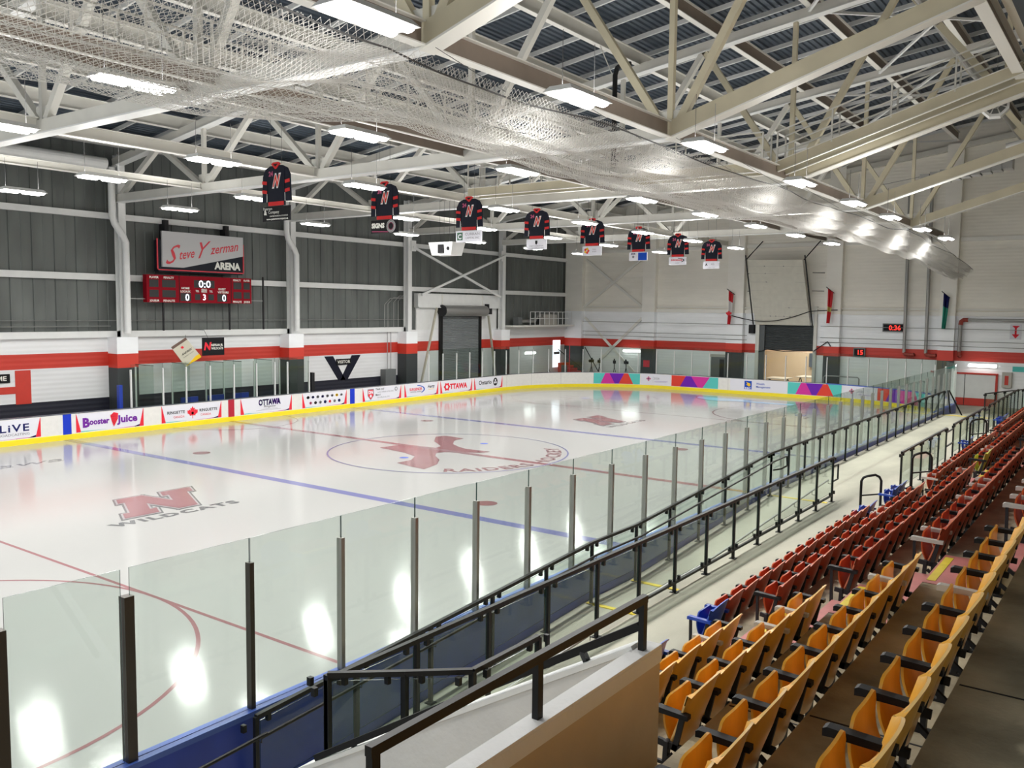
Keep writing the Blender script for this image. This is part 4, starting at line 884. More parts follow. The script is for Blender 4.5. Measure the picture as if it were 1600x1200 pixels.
# clock and timer
def ledbox(x0, x1, z0, z1, txt, label, size, col='ledr'):
    t = empty('wall_clock', ((x0+x1)/2, YE, (z0+z1)/2), 0, label, 'clock'); w = (x1-x0)/2; h = (z1-z0)/2
    g = MB(); g.box(-w, -.18, -h, w, 0, h, 'greybox'); g.box(-w+.06, -.185, -h+.06, w-.06, -.18, h-.06, 'adblack'); g.build('case', t)
    g = MB(); put_text(g, txt, flat((0, 0, 0), (1, 0, 0), (0, 0, 1), (0, -1, 0), .19), .08, -size*.35, size, col, bold=.015); g.build('digits', t); return t
ledbox(-5.22, -3.92, 4.33, 4.85, '0:36', 'black wall clock with red digits reading 0:36', .42)
ledbox(-6.95, -6.22, 2.68, 3.24, '15', 'small black timer with red digits reading 15', .42)
# flags
def flagthing(x, z, h, segs, label, lean=.0):
    t = empty('wall_flag', (x, YE-.9, z), 0, label, 'flag')
    g = MB(); g.tube([(.35, .85, -.3), (-.25, -.1, .35)], .025, 'iron', 6); g.build('flag_pole', t)
    g = MB(); n = 14
    vs = []; 
    for i in range(n+1):
        v = i/n
        for j in range(7):
            u = j/6; vs.append(((u-.5)*.32*(1-.25*v)-.08*v+lean*v, .10*math.sin(u*14+v*2), -h*v+.12*(1-u)*(1-v)*2))
    for i in range(n):
        cc = [m for a, m in segs if a <= i/n][-1]
        g.add([vs[i*7+j] for j in range(7)]+[vs[(i+1)*7+j] for j in range(7)], [(j, j+1, 8+j, 7+j) for j in range(6)], cc)
    g.build('flag_cloth', t)
    if 'maple' in label:
        g = MB(); maple(g, flat((-.06, -.12, -1.35), (1, 0, 0), (0, 0, 1), (0, -1, 0), 0), 0, 0, .22, 'flagred'); g.build('flag_leaf', t)
flagthing(-15.1, 6.7, 2.1, [(0, 'flagred'), (.27, 'flagwhite'), (.68, 'flagred')], 'red and white maple leaf flag hanging on a wall pole')
flagthing(-8.35, 6.8, 2.0, [(0, 'flagred'), (.5, 'flaggold'), (.6, 'flagred')], 'red and gold flag hanging beside the raised door panel')
flagthing(-1.5, 6.5, 1.9, [(0, 'adnavy'), (.3, 'flaggreen')], 'blue and green flag hanging on a wall pilaster')
# wall pipes
for x, lab in ((-3.85, 'first'), (-2.6, 'second')):
    t = empty('riser_pipe', (x, YE-.35, 0), 0, 'tall grey riser pipe on the end wall, %s after the red clock' % lab, 'pipe', 'end wall riser pipes')
    g = MB(); g.tube([(-.1, 0, 13.2), (0, 0, 3.2), (0, 0, 3.05)], .1, 'galv', 12); g.build('pipe_run', t)
    g = MB(); g.tube([(0, 0, 3.05), (.08, 0, 2.95), (.3, 0, 2.93)], .12, 'redelbow', 10); g.tube([(.1, 0, 2.93), (.4, 0, 2.93)], .09, 'white' if lab == 'first' else 'redelbow', 10); g.tube([(.3, 0, 2.93), (.5, 0, 2.93), (.52, .25, 2.95)], .11, 'redelbow', 10); g.build('pipe_elbow', t)
t = empty('riser_pipe', (0, 0, 0), 0, 'grey pipe with red elbow running level towards the photo edge', 'pipe')
g = MB(); g.tube([(-.75, YE-.3, 3.2), (-.75, YE-.3, 4.9)], .11, 'galv', 12); g.tube([(-.4, YE-.3, 5.15), (5.1, YE-.3, 5.15)], .09, 'galv', 12); g.build('pipe_run', t)
g = MB(); g.tube([(-.75, YE-.3, 4.85), (-.72, YE-.3, 5.05), (-.6, YE-.3, 5.15), (-.35, YE-.3, 5.15)], .13, 'redelbow', 10); g.tube([(-.75, YE-.3, 3.25), (-.75, YE-.3, 3.05), (-.75, YE-.05, 2.95)], .12, 'redelbow', 10); g.build('pipe_elbow', t)
for i, z in enumerate((3.55, 3.85, 4.6)):
    g = MB(); g.tube([(-27.3, YE-.5, z), (-14, YE-.5, z)], .02, 'galv', 5); g.tube([(-9, YE-.5, z), (5, YE-.5, z)], .02, 'galv', 5); tag(g.build('wall_conduit'), '%s thin grey conduit up from the red stripe on the end wall' % ordn(i), 'pipe', 'end wall conduits')
# X bracing painted like the wall
for (z0, z1, lab) in ((.3, 4.9, 'lower'), (5.75, 9.4, 'upper')):
    g = MB(); g.bar((-27.3, YE-.25, z0), (-22.3, YE-.25, z1), .08, .18, 'flange'); g.bar((-22.3, YE-.17, z0), (-27.3, YE-.17, z1), .08, .18, 'flange'); tag(g.build('cross_brace'), '%s pale steel cross brace against the end wall by the corner' % lab, 'brace')
# overhead white door with red sill near the stands
t = empty('door_3', (0, 0, 0)); struct(t)
g = MB(); g.box(-2.2, YE-.08, .45, 1.25, YE, 1.9, 'white'); g.box(-2.2, YE-.09, 0, 1.25, YE, .45, 'redpaint'); g.box(-.4, YE-.1, 0, -.37, YE, 1.9, 'iron'); struct(g.build('door_leaf', t))
g = MB(); g.box(-2.3, YE-.14, 1.88, 1.38, YE, 1.98, 'redpaint'); g.box(1.26, YE-.14, 0, 1.38, YE, 1.9, 'redpaint'); struct(g.build('door_frame', t))
g = MB(); g.box(-16.75, YE-.1, 0, -15.6, YE+.0, 2.25, 'greybox'); g.box(-16.85, YE-.12, 2.25, -15.55, YE, 2.45, 'armgrey'); g.box(-16.1, YE-.11, .0, -15.75, YE-.1, 2.1, 'blackrough'); struct(g.build('door_4'))
# tube lights on walls
for i, (x0, x1, z, lab) in enumerate(((-.25, 1.3, 2.42, 'over the white and red door'), (-23.9, -22.4, 2.42, 'near the camera tripods'))):
    t = empty('tube_light', (0, 0, 0), 0, 'glowing white tube light on the end wall %s' % lab, 'light')
    g = MB(); g.box(x0, YE-.09, z-.11, x1, YE, z+.13, 'housing'); g.build('housing', t)
    g = MB(); g.tube([(x0+.02, YE-.12, z), (x0+.1, YE-.14, z), (x1-.1, YE-.14, z), (x1-.02, YE-.12, z)], [.05, .09, .09, .05], 'tubelamp', 10); g.build('diffuser', t)
t = empty('tube_light', (0, 0, 0), 0, 'glowing white tube light on the wall under the railed platform', 'light')
g = MB(); g.box(XL, 58.0, 2.1, XL+.09, 59.3, 2.35, 'housing'); g.build('housing', t); g = MB(); g.tube([(XL+.12, 58.02, 2.22), (XL+.14, 59.28, 2.22)], .08, 'tubelamp', 8); g.build('diffuser', t)
# red corner stair and lit doorway
t = empty('corner_stair', (0, 0, 0), 0, 'red painted stair rising in the corner behind the boards', 'stair')
g = MB()
for i in range(6): g.box(-28.7+.35*i, 62.2, 0, -28.35+.35*i, 63.4, 1.35-.2*i, 'redpaint')
g.build('flight', t)
g = MB(); g.bar((-28.7, 62.2, 2.4), (-26.6, 62.2, 1.1), .05, .05, 'iron'); g.bar((-27.0, 63.4, 2.6), (-25.3, 63.4, .1), .05, .05, 'iron'); g.build('handrail', t)
g = MB(); g.box(XL, 61.9, 1.0, XL+.03, 62.9, 3.1, mat('daylit_door', (.85, .9, 1), .5, emit=1.3)); g.box(XL, 62.0, 2.0, XL+.05, 62.8, 2.2, 'adgrey'); struct(g.build('window_1'))
# tripods with cameras
for i, x in enumerate((-25.9, -25.2, -23.9, -22.9)):
    t = empty('camera_tripod', (x, 62.6, 0), .3*i, 'black camera on a tripod behind the end glass, %s from the corner stair' % ordn(i), 'camera tripod', 'camera tripods')
    for a in (0, 2.1, 4.2):
        g = MB(); g.tube([(.32*math.cos(a), .32*math.sin(a), 0), (0, 0, 1.25)], .022, 'blackrough', 6); g.build('leg', t)
    g = MB(); g.tube([(0, 0, 1.2), (0, 0, 1.55)], .035, 'blackrough', 8); g.build('column', t)
    g = MB(); g.box(-.10, -.22, 1.5, .10, .2, 1.72, 'blackrough'); g.tube([(0, -.22, 1.62), (0, -.36, 1.62)], .06, 'blackrough', 10); g.box(-.04, 0, 1.72, .04, .12, 1.84, 'blackrough'); g.build('camera_body', t)
t = empty('camera_tripod', (-28.3, 60.3, 0), .5, 'small black tripod alone beside the folding chair near the far wall', 'camera tripod')
for a in (0, 2.1, 4.2):
    g = MB(); g.tube([(.3*math.cos(a), .3*math.sin(a), 0), (0, 0, 1.1)], .02, 'blackrough', 6); g.build('leg', t)
g = MB(); g.tube([(0, 0, 1.1), (0, 0, 1.6)], .03, 'blackrough', 6); g.build('column', t)
g = MB(); g.box(-27.9, 61.0, .4, -27.4, 61.5, .45, 'greybox'); g.box(-27.9, 61.45, .4, -27.4, 61.5, 1.25, 'greybox')
for a, b in ((-27.9, 61.0), (-27.45, 61.0), (-27.9, 61.45), (-27.45, 61.45)): g.box(a, b, 0, a+.04, b+.04, .42, 'iron')
tag(g.build('folding_chair'), 'dark folding chair behind the curved boards near the red stair', 'chair')
# goal frame parked behind the end boards
g = MB(); g.tube([(-8.3, 62.2, 0), (-8.3, 62.2, 1.35), (-8.2, 62.2, 1.45), (-6.2, 62.2, 1.45), (-6.1, 62.2, 1.35), (-6.1, 62.2, 0)], .04, 'galv', 8); tag(g.build('hockey_goal'), 'grey goal frame parked behind the end boards', 'goal frame')
sg = MB(); sg.box(1.85, YE-.03, 4.05, 2.45, YE, 4.95, 'adwhite'); ff = flat((0, YE, 0), (1, 0, 0), (0, 0, 1), (0, -1, 0), .035)
fpoly(sg, ff, [(2.1, 4.3), (2.2, 4.3), (2.2, 4.7), (2.35, 4.85), (1.95, 4.85), (2.1, 4.7)], 'adred'); fpoly(sg, ff, [(1.95, 4.35), (2.35, 4.35), (2.15, 4.1)], 'adred'); tag(sg.build('fire_point_sign'), 'white sign with a red downward arrow high on the end wall', 'sign')
g = MB(); g.box(2.1, YE-.03, 2.15, 3.2, YE, 2.45, 'adteal'); tag(g.build('exit_sign'), 'small green sign on the end wall beside the tube light', 'sign')
g = MB(); g.box(2.6-1.0, YE-.25, 1.2, 3.1-1.0, YE, 2.1, 'armgrey'); g.box(1.75, YE-.26, 1.35, 1.95, YE-.25, 1.9, 'redpaint'); tag(g.build('fire_extinguisher_cabinet'), 'grey fire extinguisher cabinet on the end wall', 'cabinet')
g = MB(); g.box(-21.95, YE-.48, 1.3, -21.45, YE-.45, 1.8, 'adred'); tag(g.build('warning_sign'), 'small red warning sign on the dark pilaster base', 'sign')
# ducts and fan near the stands end
g = MB(); g.tube([(-2.6, 50, 11.6), (3.6, 50, 12.5)], .01, 'cable', 4)
x0 = -.56
for i in range(9): g.box(x0+.42*i, 49.6, 11.45+.06*i, x0+.42*i+.40, 50.3, 11.95+.07*i, 'galv')
tag(g.build('rectangular_duct'), 'ribbed grey rectangular duct hanging before the end wall', 'duct')
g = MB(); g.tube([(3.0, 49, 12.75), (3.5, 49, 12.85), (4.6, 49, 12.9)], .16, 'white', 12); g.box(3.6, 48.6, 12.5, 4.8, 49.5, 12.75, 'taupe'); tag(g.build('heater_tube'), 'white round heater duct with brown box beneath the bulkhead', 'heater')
t = empty('octagonal_speaker', (4.15, 37.0, 12.15), .15, 'white octagonal speaker hanging by the bulkhead beam', 'speaker')
g = MB(); P8 = [(.42*math.cos(PI/8+i*PI/4), .42*math.sin(PI/8+i*PI/4)) for i in range(8)]
g.prism(P8, (0, 0, 0), (1, 0, 0), (0, 0, 1), (0, 1, 0), .45, 'white'); g.build('cabinet', t)
g = MB()
for i in range(8):
    a = i*PI/4; g.prism([(.16*math.cos(a-.3), .16*math.sin(a-.3)), (.33*math.cos(a-.33), .33*math.sin(a-.33)), (.33*math.cos(a+.33), .33*math.sin(a+.33)), (.16*math.cos(a+.3), .16*math.sin(a+.3))], (0, -.005, 0), (1, 0, 0), (0, 0, 1), (0, -1, 0), .01, 'greybox')
g.prism(circ(0, 0, .13, 16), (0, -.005, 0), (1, 0, 0), (0, 0, 1), (0, -1, 0), .02, 'greybox'); g.build('grille', t)
g = MB(); g.tube([(0, .2, .4), (0, .2, 4.5)], .012, 'cable', 5); g.build('hanger', t)
# bulkhead long beam (bottom of the upper wall over the stands)
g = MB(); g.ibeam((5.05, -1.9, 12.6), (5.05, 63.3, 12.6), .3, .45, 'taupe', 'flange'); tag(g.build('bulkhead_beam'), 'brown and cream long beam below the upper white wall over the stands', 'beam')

# ---------------------------------------------------------------- hanging projector box
t = empty('ceiling_speaker', (-15.6, 33.4, 7.95), 0, 'white tapered loudspeaker box hanging over the ice', 'speaker')
g = MB(); w, h = .66, .27
g.add([(-w*.8, -.35, -h), (w*.8, -.35, -h), (w*.8, .35, -h), (-w*.8, .35, -h), (-w, -.42, h), (w, -.42, h), (w, .42, h), (-w, .42, h)], [(0, 3, 2, 1), (4, 5, 6, 7), (0, 1, 5, 4), (1, 2, 6, 5), (2, 3, 7, 6), (3, 0, 4, 7)], 'white'); g.build('cabinet', t)
g = MB(); g.box(-.14, -.42, -.18, .18, -.385, .17, 'blackrough'); g.build('grille', t)
g = MB(); g.prism(circ(.40, 0, .075, 14), (0, -.41, 0), (1, 0, 0), (0, 0, 1), (0, 1, 0), .03, 'blackrough'); g.build('speaker_port', t)
g = MB()
for a in (-.4, -.15, .15, .4): g.tube([(a, 0, h), (a, 0, 2.0)], .008, 'cable', 4)
g.build('hanging_wire', t)

# ---------------------------------------------------------------- jersey banners
def jersey(i, y):
    labs = ['black sponsor board with white lettering', 'black sponsor board with white swirl lettering', 'white sponsor board with a green square', 'white sponsor board with a small dark crest', 'white sponsor board with an orange mark', 'white and blue sponsor board', 'white board with a red and black oval', 'white sponsor board with a small black mark']
    t = empty('jersey_banner', (-13.05, y, 9.72), 0, 'black and red hockey jersey banner above a %s' % labs[i], 'jersey banner', 'hanging jersey banners')
    body = [(-.30, -.02), (-.16, .0), (.16, 0), (.30, -.02), (.44, -.10), (.50, -.22), (.35, -.80) if 0 else (.33, -.45), (.37, -1.22), (-.37, -1.22), (-.33, -.45), (-.50, -.22), (-.44, -.10)]
    g = MB(); g.prism([(-.28, -.03), (.28, -.03), (.40, -.12), (.36, -1.22), (-.36, -1.22), (-.40, -.12)], (0, 0, 0), (1, 0, 0), (0, 0, 1), (0, 1, 0), .07, 'cloth', 'cloth')
    fj = flat((0, 0, 0), (1, 0, 0), (0, 0, 1), (0, -1, 0), .006)
    fpoly(g, fj, [(-.36, -1.1), (.36, -1.1), (.36, -1.22), (-.36, -1.22)], 'clothred'); g.build('body', t)
    for s in (-1, 1):
        g = MB(); g.prism([(s*.28, -.03), (s*.50, -.12), (s*.62, -.32), (s*.66, -1.1), (s*.43, -1.1), (s*.40, -.45)], (0, .01, 0), (1, 0, 0), (0, 0, 1), (0, 1, 0), .05, 'cloth')
        for z in (-.48, -.75): fpoly(g, fj, [(s*.415, z), (s*.635, z+.03), (s*.645, z-.07), (s*.42, z-.10)], 'clothred')
        fpoly(g, fj, [(s*.405, -.85), (s*.425, -.85), (s*.435, -1.1), (s*.41, -1.1)], 'clothwhite'); g.build('sleeve', t)
    g = MB(); g.prism([(-.20, .02), (-.12, .07), (.12, .07), (.20, .02), (.03, -.13), (-.03, -.13)], (0, -.01, 0), (1, 0, 0), (0, 0, 1), (0, 1, 0), .04, 'clothred'); fpoly(g, flat((0, 0, 0), (1, 0, 0), (0, 0, 1), (0, -1, 0), .015), [(-.12, .02), (.12, .02), (0, -.06)], 'adblack'); g.build('collar', t)
    g = MB(); fk = flat((0, 0, 0), (1, 0, 0), (0, 0, 1), (0, -1, 0), .012); fl = flat((0, 0, 0), (1, 0, 0), (0, 0, 1), (0, -1, 0), .018)
    put_text(g, 'N', fk, .04, -.66, .52, 'clothwhite', bold=.09, shear=.5, width=.42); put_text(g, 'N', fl, .04, -.645, .48, 'adorange', bold=.03, shear=.5, width=.34); put_text(g, '24', fk, -.22, -.33, .20, 'adpink', bold=.04); g.build('crest', t)
    g = MB(); dark = i < 2; bw = .64 if i < 3 else .52
    g.box(-bw, .0, -1.68, bw, .04, -1.24, 'adblack' if dark else 'adwhite'); fb = flat((0, 0, 0), (1, 0, 0), (0, 0, 1), (0, -1, 0), .006); T = put_text
    if i == 0:
        T(g, 'Paterson', fb, -.60, -1.34, .12, 'signtext', align='LEFT'); T(g, '&', fb, -.50, -1.48, .2, 'signtext', bold=.03); T(g, 'Company', fb, -.36, -1.45, .13, 'signtext', align='LEFT'); T(g, 'CHARTERED PROFESSIONAL ACCOUNTANTS', fb, .12, -1.55, .06, 'signtext', width=.85); T(g, 'www.patersoncompany.ca', fb, .05, -1.64, .08, 'signtext', width=1.0, bold=.02)
    elif i == 1:
        T(g, 'SIGNS', fb, -.30, -1.50, .22, 'signtext', width=.62, bold=.06); 
        for r in (.17, .14, .11, .20):
            for k in range(18):
                a = k*PI/9; fpoly(g, fb, [(.32+r*math.cos(a), -1.46+r*math.sin(a)), (.32+(r+.012)*math.cos(a), -1.46+(r+.012)*math.sin(a)), (.32+(r+.012)*math.cos(a+.35), -1.46+(r+.012)*math.sin(a+.35)), (.32+r*math.cos(a+.35), -1.46+r*math.sin(a+.35))], 'clothwhite' if r > .12 else 'adpink')
        fpoly(g, fb, [(-.6, -1.63), (.2, -1.66), (.2, -1.64), (-.6, -1.61)], 'adpink')
    elif i == 2:
        fpoly(g, fb, [(-.58, -1.6), (-.3, -1.6), (-.3, -1.3), (-.58, -1.3)], mat('sponsor_green', (.01, .10, .04), .5)); T(g, 'C', fl, -.44, -1.55, .26, 'adwhite', bold=.03); T(g, 'CURRAN', fb, .18, -1.42, .14, 'adgrey', width=.72); T(g, 'CAPITAL INC', fb, .18, -1.56, .11, 'adgrey', width=.7)
    elif i == 3:
        fpoly(g, fb, [(-.06, -1.3), (.06, -1.3), (.06, -1.42), (0, -1.48), (-.06, -1.42)], 'adblack'); T(g, 'WEST CARLETON', fb, 0, -1.56, .09, 'adgrey', width=.72); T(g, 'CHIROPRACTIC', fb, 0, -1.65, .08, 'adgrey', width=.8)
    elif i == 4:
        for a in range(5): fpoly(g, fb, circ(-.28+.09*math.cos(a*1.26), -1.45+.09*math.sin(a*1.26), .07, 5), 'adgold' if a % 2 else 'adorange')
        T(g, 'TEAM', fb, .12, -1.42, .08, 'adgrey'); T(g, 'SPORT', fb, .14, -1.52, .08, 'adgrey')
    elif i == 5:
        fpoly(g, fb, [(.0, -1.66), (.5, -1.66), (.5, -1.27), (0, -1.27)], 'adblue'); T(g, 'BANK', fb, -.28, -1.36, .1, 'adnavy', bold=.03); fpoly(g, fb, circ(-.28, -1.48, .07, 6), 'adgrey')
    elif i == 6:
        T(g, 'SURGENOR', fb, -.04, -1.45, .12, 'adred', width=.7, bold=.03)
        for k in range(12):
            a = -.9+k*.2; fpoly(g, fb, [(.36*math.cos(a), -1.42+.1*math.sin(a)), (.42*math.cos(a), -1.42+.13*math.sin(a)), (.42*math.cos(a+.2), -1.42+.13*math.sin(a+.2)), (.36*math.cos(a+.2), -1.42+.1*math.sin(a+.2))], 'adblack')
        T(g, 'HOCKEY', fb, 0, -1.6, .07, 'adgrey')
    else:
        T(g, 'A', fb, -.3, -1.5, .2, 'adblack', bold=.04); T(g, 'PCL', fb, .1, -1.46, .13, 'adgrey', shear=.4); T(g, 'CONSTRUCTION', fb, 0, -1.63, .06, 'adgrey')
    g.build('sponsor_board', t)
    g = MB()
    for a in (-.25, .25): g.tube([(a, .02, 0), (a, .02, 5.3)], .007, 'cable', 4)
    g.build('hanging_wire', t)
for i in range(8): jersey(i, 22.45+4.63*i-.02*i*i*0)

# ---------------------------------------------------------------- stands
TF = [.85+.4975*k for k in range(6)]           # tier floor heights
RXK = [2.5]+[3.40+.878*k for k in range(1, 6)]  # riser x of tier k
AIS = [(14.15, 15.35), (23.65, 25.05), (33.45, 34.75), (43.1, 44.4), (52.6, 53.9)]
Y_S = 10.3
g = MB()
# tier 0 = upper walkway, from the ramp curb back to the first riser
g.box(2.5, Y_S, -.1, RXK[1], 49.2, TF[0], 'conc'); g.box(XN+.17, 26.55, -.1, 2.5, 49.2, TF[0], 'conc')
g.add([(XN+.17, 49.2, TF[0]), (4.2, 49.2, TF[0]), (4.2, 60.2, 0), (XN+.17, 60.2, 0)], [(0, 1, 2, 3)], 'conc')
struct(g.build('floor_walkway'))
g = MB(); rz = [(26.55, .85), (19.3, .42), (17.7, .42), (10.5, 0.0), (7.0, -.02)]
for (a, za), (b, zb) in zip(rz, rz[1:]): g.add([(XN+.17, a, za), (2.5, a, za), (2.5, b, zb), (XN+.17, b, zb), (XN+.17, a, -.1), (2.5, a, -.1), (2.5, b, -.1), (XN+.17, b, -.1)], [(0, 3, 2, 1), (0, 1, 5, 4), (3, 7, 6, 2), (1, 2, 6, 5), (0, 4, 7, 3)], 'conc')
struct(g.build('floor_ramp'))
g = MB()
for y in (26.5, 19.3, 17.7): 
    z = {26.5: .852, 19.3: .43, 17.7: .43}[y]; g.box(1.0, y-.05, z-.02, 2.45, y+.05, z+.004, 'yellowstrip')
g.box(1.0, 48.95, .84, 4.1, 49.2, .856, 'yellowstrip')
struct(g.build('floor_yellow_marking'))
g = MB()
for k in range(1, 6):
    y0 = Y_S if k < 3 else 3.0
    x1 = RXK[k+1] if k < 5 else 14
    g.box(RXK[k], y0, -.1, x1, 49.2 if k < 2 else 63.5, TF[k], 'darkconc')
g.box(2.4, 3, -.1, 6.0, Y_S, .0, 'darkconc')
struct(g.build('floor_stand_tiers'))
g = MB()
for k, yj in ((5, 7.0), (5, 10.45), (4, 10.6), (3, 11.45), (5, 18.9)): g.box(RXK[k]+.02, yj, TF[k], RXK[k+1] if k < 5 else 13.9, yj+.018, TF[k]+.002, 'blackrough')
struct(g.build('floor_joint_lines'))
# painted aisle treads
for ai, (ya, yb) in enumerate(AIS[:3]):
    t = empty('aisle_steps', (0, 0, 0), 0, 'pink painted aisle steps with yellow edges, %s aisle from the camera' % ordn(ai), 'steps', 'aisle steps')
    for k in range(1, 6):
        g = MB(); x0 = RXK[k]
        g.box(x0-.30, ya, TF[k-1], x0, yb, TF[k-1]+.25, 'darkconc'); g.box(x0-.30, ya, TF[k-1]+.25, x0, yb, TF[k-1]+.254, 'pinkstep')
        xe = RXK[k+1]-.30 if k < 5 else x0+.85
        g.box(x0, ya, TF[k], xe, yb, TF[k]+.004, 'pinkstep'); g.box(x0+.02, ya+.1, TF[k]+.004, x0+.10, yb-.1, TF[k]+.007, 'yellowstrip')
        g.build('step', t)

# ---- seats
def seat_back_mesh(mf, me):
    g = MB(); n = 10; rows = [(.30, -.17), (.45, -.13), (.62, -.07), (.78, -.025), (.86, 0)]
    W = .270
    def pt(u, zi, back):
        z, x = rows[zi]; xc = .055*(1-u*u)          # concave towards the sitter
        zt = z
        if zi == len(rows)-1: zt = z-.075*abs(u)**2.2-.015*(1-u)/2
        if zi == 0: zt = z+.05*abs(u)**3
        wk = W*(.955+.045*min(1, zi/2))
        return (x+xc-.055+(.016 if back else 0), u*wk, zt)
    F = []; Bk = []
    for zi in range(len(rows)):
        for i in range(n+1):
            u = -1+2*i/n; F.append(pt(u, zi, 0)); Bk.append(pt(u, zi, 1))
    m = n+1; fs = []; fb = []; off = len(F)
    for zi in range(len(rows)-1):
        for i in range(n):
            a = zi*m+i; fs.append((a, a+m, a+m+1, a+1)); fb.append((off+a, off+a+1, off+a+m+1, off+a+m))
    g.add(F+Bk, fs+fb, mf)
    ed = []
    L = len(rows)-1
    for i in range(n): ed.append((L*m+i, off+L*m+i, off+L*m+i+1, L*m+i+1)); ed.append((i, i+1, off+i+1, off+i))
    for zi in range(L): ed.append((zi*m, off+zi*m, off+(zi+1)*m, (zi+1)*m)); ed.append((zi*m+n, (zi+1)*m+n, off+(zi+1)*m+n, off+zi*m+n))
    g.add(F+Bk, ed, me); return g
def seat_pan_mesh(mf, me):
    g = MB(); n = 14; m = 8; W = .235; F = []; Bk = []
    for j in range(m+1):
        v = j/m
        for i in range(n+1):
            u = -1+2*i/n
            wk = W*(1-.03*v)
            z = .34+.36*v-.07*abs(u)**9*v; x = -.19-.075*v-.05*math.sin(PI*v)*.6+.010*(1-u*u)
            F.append((x, u*wk, z)); Bk.append((x-.016, u*wk, z+.004))
    k = n+1; off = len(F); fs = []; ed = []
    for j in range(m):
        for i in range(n):
            a = j*k+i; fs.append((a, a+1, a+k+1, a+k)); fs.append((off+a, off+a+k, off+a+k+1, off+a+1))
    for i in range(n): ed.append((m*k+i, m*k+i+1, off+m*k+i+1, off+m*k+i)); ed.append((i, off+i, off+i+1, i+1))
    for j in range(m): ed.append((j*k, (j+1)*k, off+(j+1)*k, off+j*k)); ed.append((j*k+n, off+j*k+n, off+(j+1)*k+n, (j+1)*k+n))
    g.add(F+Bk, fs, mf); g.add(F+Bk, ed, me); return g
PITCH_S = .55
def arm_mesh(m, dy):
    g = MB(); w = .032; P = [(-.38, .607), (-.38, .645), (-.36, .655), (-.05, .640), (-.05, .605), (-.34, .61)]
    g.prism(P, (0, dy-w, 0), (1, 0, 0), (0, 0, 1), (0, 1, 0), 2*w, m); return g
def leg_mesh(dy, front=False):
    g = MB()
    if front: g.bar((-.34, dy, .61), (-.33, dy, .02), .03, .035, 'iron'); g.bar((-.33, dy, .22), (-.12, dy, .22), .025, .025, 'iron')
    g.bar((-.30, dy, .38), (-.10, dy, .36), .03, .05, 'iron'); g.bar((-.22, dy, .40), (-.24, dy, .0), .035, .06, 'iron'); g.bar((-.10, dy, .62), (-.16, dy, .34), .03, .04, 'iron')
    g.bar((-.20, dy, .30), (.02, dy, .12), .03, .03, 'iron'); g.box(-.30, dy-.03, 0, -.14, dy+.03, .02, 'iron'); return g
SEAT = {}
def seat_proto(kind, arm, end):
    key = (kind, arm, end)
    if key in SEAT: return SEAT[key], False
    mf, me, mp = dict(yellow=('seaty', 'seatyedge', 'seaty'), red=('seatr', 'seatredge', 'seatpanr'), blue=('seatb', 'seatbedge', 'seatb'), lime=('seatl', 'seatledge', 'seatl'))[kind]
    t = empty('flip_seat')
    def part(name, mbf, kk):
        if kk not in SEAT: SEAT[kk] = mbf()
        src = SEAT[kk]
        if isinstance(src, MB):
            o = src.build(name, t, smooth=name in ('backrest', 'seat_pan')); SEAT[kk] = o.data
            if name in ('backrest', 'seat_pan'):
                pass
        else:
            o = bpy.data.objects.new(name, src); COL.objects.link(o); o.parent = t
        return o
    part('backrest', lambda: seat_back_mesh(mf, me), 'b'+kind); part('seat_pan', lambda: seat_pan_mesh(mp, mp), 'p'+kind)
    am = {'black': 'armblack', 'grey': 'armgrey', 'blue': 'seatb'}[arm]
    part('armrest', lambda: arm_mesh(am, PITCH_S/2), 'a'+arm); part('support_leg', lambda: leg_mesh(PITCH_S/2), 'l')
    if end:
        part('armrest', lambda: arm_mesh(am, -PITCH_S/2), 'a2'+arm); part('support_leg', lambda: leg_mesh(-PITCH_S/2, True), 'l2')
    SEAT[key] = t; return t, True
CREST = [4.295+.878*k for k in range(5)]
ROWN = ['front', 'second', 'third', 'fourth', 'fifth']
rnd = random.Random(11)
ADJ = {'yellow': 'yellow plywood', 'red': 'red plywood', 'blue': 'blue plastic', 'lime': 'lime green'}
def seat(kind, k, y, arm, end, label, group):
    p, new = seat_proto(kind, arm, end)
    o = p if new else copy_tree(p)
    o.location = (CREST[k], y, TF[k]); o.rotation_euler = (0, 0, rnd.uniform(-.015, .015))
    tag(o, label, 'seat', group)
GREY = {(1, 1): 1, (1, 2): 1}
def row(kind, k, y0, y1, sec, greys=()):
    n = int(round((y1-y0)/PITCH_S)); st = (y1-y0)/n
    for i in range(n):
        y = y0+st*(i+.5); arm = 'grey' if i in greys else 'black'
        seat(kind, k, y, arm, i == 0, '%s flip-up seat, %s from the camera, %s row, %s' % (ADJ[kind], ordn(i), ROWN[k], sec), '%s seats of the %s' % (kind, sec))
E1 = 14.12
row('yellow', 1, E1-6*PITCH_S, E1, 'yellow block', (4,)); row('yellow', 2, E1-6*PITCH_S, E1, 'yellow block', (3, 4)); row('yellow', 3, E1-14*PITCH_S, E1, 'yellow block', (12,)); row('yellow', 4, E1-15*PITCH_S, E1, 'yellow block', (10,))
seat('blue', 0, 13.85, 'blue', True, 'blue plastic flip-up seat tucked behind the end of the white parapet', 'blue seats')
seat('blue', 0, 15.65, 'blue', True, 'blue plastic flip-up seat at the start of the front red row', 'blue seats')
for k in range(5):
    y0 = 15.38+(PITCH_S if k == 0 else 0); y1 = 23.65 if k else 23.1
    row('red', k, y0, y1, 'first red block', {0: (), 1: (9, 10), 2: (14,), 3: (0, 4, 6, 7), 4: (0, 1, 2)}[k])
seat('blue', 0, 23.4, 'blue', True, 'blue plastic flip-up seat ending the front row before the second aisle', 'blue seats')
